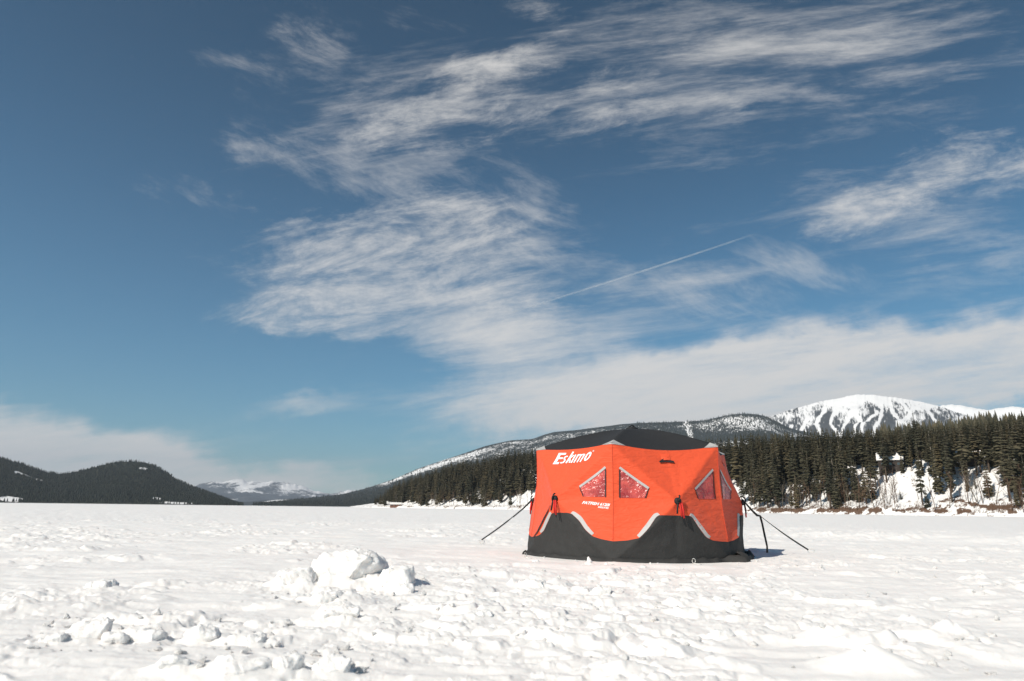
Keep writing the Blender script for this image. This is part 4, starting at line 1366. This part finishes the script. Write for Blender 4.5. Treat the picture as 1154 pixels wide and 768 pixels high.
random.seed(9)
for px, py, w, h_, sd_, lab, dp in big:
    put_chunk('snow_block' if w > 24 else 'snow_lump', px, py, w, h_, sd_, lab, None, dp)
UNIT = [chunk_mesh((1, 1, 1), 500 + i, .25, sub=3, rough=.15, n=13) for i in range(7)]
zones = [((588, 629, 845, 641), 34, 'tiny snow lump lying along the black base of the tent', 'tiny lumps along the tent base', 1.5, 5),
         ((20, 700, 330, 745), 60, 'small loose snow lump in the broken ridge at lower left', 'loose lumps in the lower left ridge', 3, 13),
         ((300, 650, 500, 720), 70, 'small loose snow lump scattered around the snow pile', 'loose lumps around the snow pile', 2.5, 11),
         ((180, 735, 420, 768), 40, 'loose snow lump among the blocks of the bottom edge', 'loose lumps along the bottom edge', 4, 15),
         ((500, 645, 830, 700), 44, 'small loose snow lump on the trampled snow below the tent', 'loose lumps below the tent', 3, 9),
         ((560, 700, 1140, 762), 36, 'loose snow lump on the trampled snow at lower right', 'loose lumps at lower right', 4, 13),
         ((840, 632, 1150, 700), 34, 'small loose snow lump on the snow right of the tent', 'loose lumps right of the tent', 2.5, 8)]
for (x0, y0, x1, y1), n, lab, grp, lo, hi in zones:
    for i in range(n):
        w = random.uniform(lo, hi) * random.uniform(.6, 1)
        put_chunk('snow_lump', random.uniform(x0, x1), random.uniform(y0, y1), w, w * random.uniform(.4, .75), 0, lab, grp, random.uniform(.6, 1), random.choice(UNIT), random.uniform(0, 6.28))

# ------------------------------------------------------------------ contrail high in the sky
def contrail():
    m, t, out = material('contrail_vapour')
    co = t.n('ShaderNodeTexCoord').outputs['Object']
    f = t.n('ShaderNodeAttribute', attribute_name='dens').outputs['Fac']
    lw = t.n('ShaderNodeLayerWeight', ins={'Blend': 0.5}).outputs['Facing']
    edge = t.ss(t.m('SUBTRACT', 1.0, lw), 0.1, 0.9)
    n = t.ss(t.noise(co, 0.0012, 4, 0.6), 0.25, 0.7, 0.5, 1.0)
    a = t.m('MULTIPLY', t.m('MULTIPLY', f, edge), n)
    d = t.n('ShaderNodeBsdfTranslucent', ins={'Color': (.9, .9, .9, 1)})
    d2 = t.n('ShaderNodeBsdfDiffuse', ins={'Color': (.9, .9, .9, 1)})
    dd = t.n('ShaderNodeMixShader', ins={0: 0.5, 1: d.outputs[0], 2: d2.outputs[0]})
    tr = t.n('ShaderNodeBsdfTransparent')
    mx = t.n('ShaderNodeMixShader', ins={0: a, 1: tr.outputs[0], 2: dd.outputs[0]})
    t.t.links.new(mx.outputs[0], out.inputs[0])
    pts, dens, rr = [], [], []
    for i in range(40):
        u = i / 39; px = 578 + (915 - 578) * u; py = 352 - 110 * u + 1.5 * math.sin(math.pi * u)
        d_ = ray(px, py); p = np.array([0, 0, CAM_H]) + d_ * (9000 / d_[2]); pts.append(p)
        dens.append(0.27 * math.sin(math.pi * min(1, u * 1.15 + .06)) ** .7 if u < .87 else 0.27 * (1 - u)); rr.append(np.linalg.norm(p) * 1.15 / 769)
    v, f_ = tube(pts, rr, 10)
    c = np.array(pts[20])
    o = mesh_from('contrail', np.array([np.asarray(q) for q in v]) - c, f_, m, attrs={'dens': np.repeat(dens, 10)})
    o.location = c
    o.visible_shadow = True
    tag(o, 'thin white aircraft contrail crossing the blue sky above the tent', 'contrail')


contrail()

# ------------------------------------------------------------------ the air
v, f = box((0, 9000, 649.0), (44000, 22000, 1310.0))
hm, ht, hout = material('haze_air')
pv = ht.n('ShaderNodeVolumePrincipled', ins={'Color': (0.80, 0.87, 1.0, 1), 'Density': 4.8e-5, 'Anisotropy': 0.1})
ht.t.links.new(pv.outputs[0], hout.inputs['Volume'])
hz = mesh_from('haze', v, f, hm, None, False)
tag(hz, 'thin cold haze over the lake', None, None, 'stuff')
hz.display_type = 'WIRE'

# ------------------------------------------------------------------ camera and output
cd = bpy.data.cameras.new('camera'); cam = bpy.data.objects.new('camera', cd); COL.objects.link(cam)
Mx = Matrix.Identity(4)
for i in range(3):
    Mx[i][0] = XA[i]; Mx[i][1] = YA[i]; Mx[i][2] = -FWD[i]
Mx[0][3], Mx[1][3], Mx[2][3] = 0, 0, CAM_H
cam.matrix_world = Mx
cd.sensor_width = 36; cd.sensor_fit = 'HORIZONTAL'; cd.lens = 36 * F / 1154
cd.clip_start = 0.05; cd.clip_end = 90000
cd.dof.use_dof = True; cd.dof.focus_distance = 10.4; cd.dof.aperture_fstop = 2.8
scene.camera = cam
vs = scene.view_settings
vs.view_transform = 'Standard'; vs.look = 'None'; vs.exposure = 0.32; vs.gamma = 1.0; vs.use_curve_mapping = False
scene.render.engine = 'CYCLES'
c = scene.cycles
c.use_denoising = True
c.max_bounces = 8; c.diffuse_bounces = 3; c.transparent_max_bounces = 16; c.volume_bounces = 0
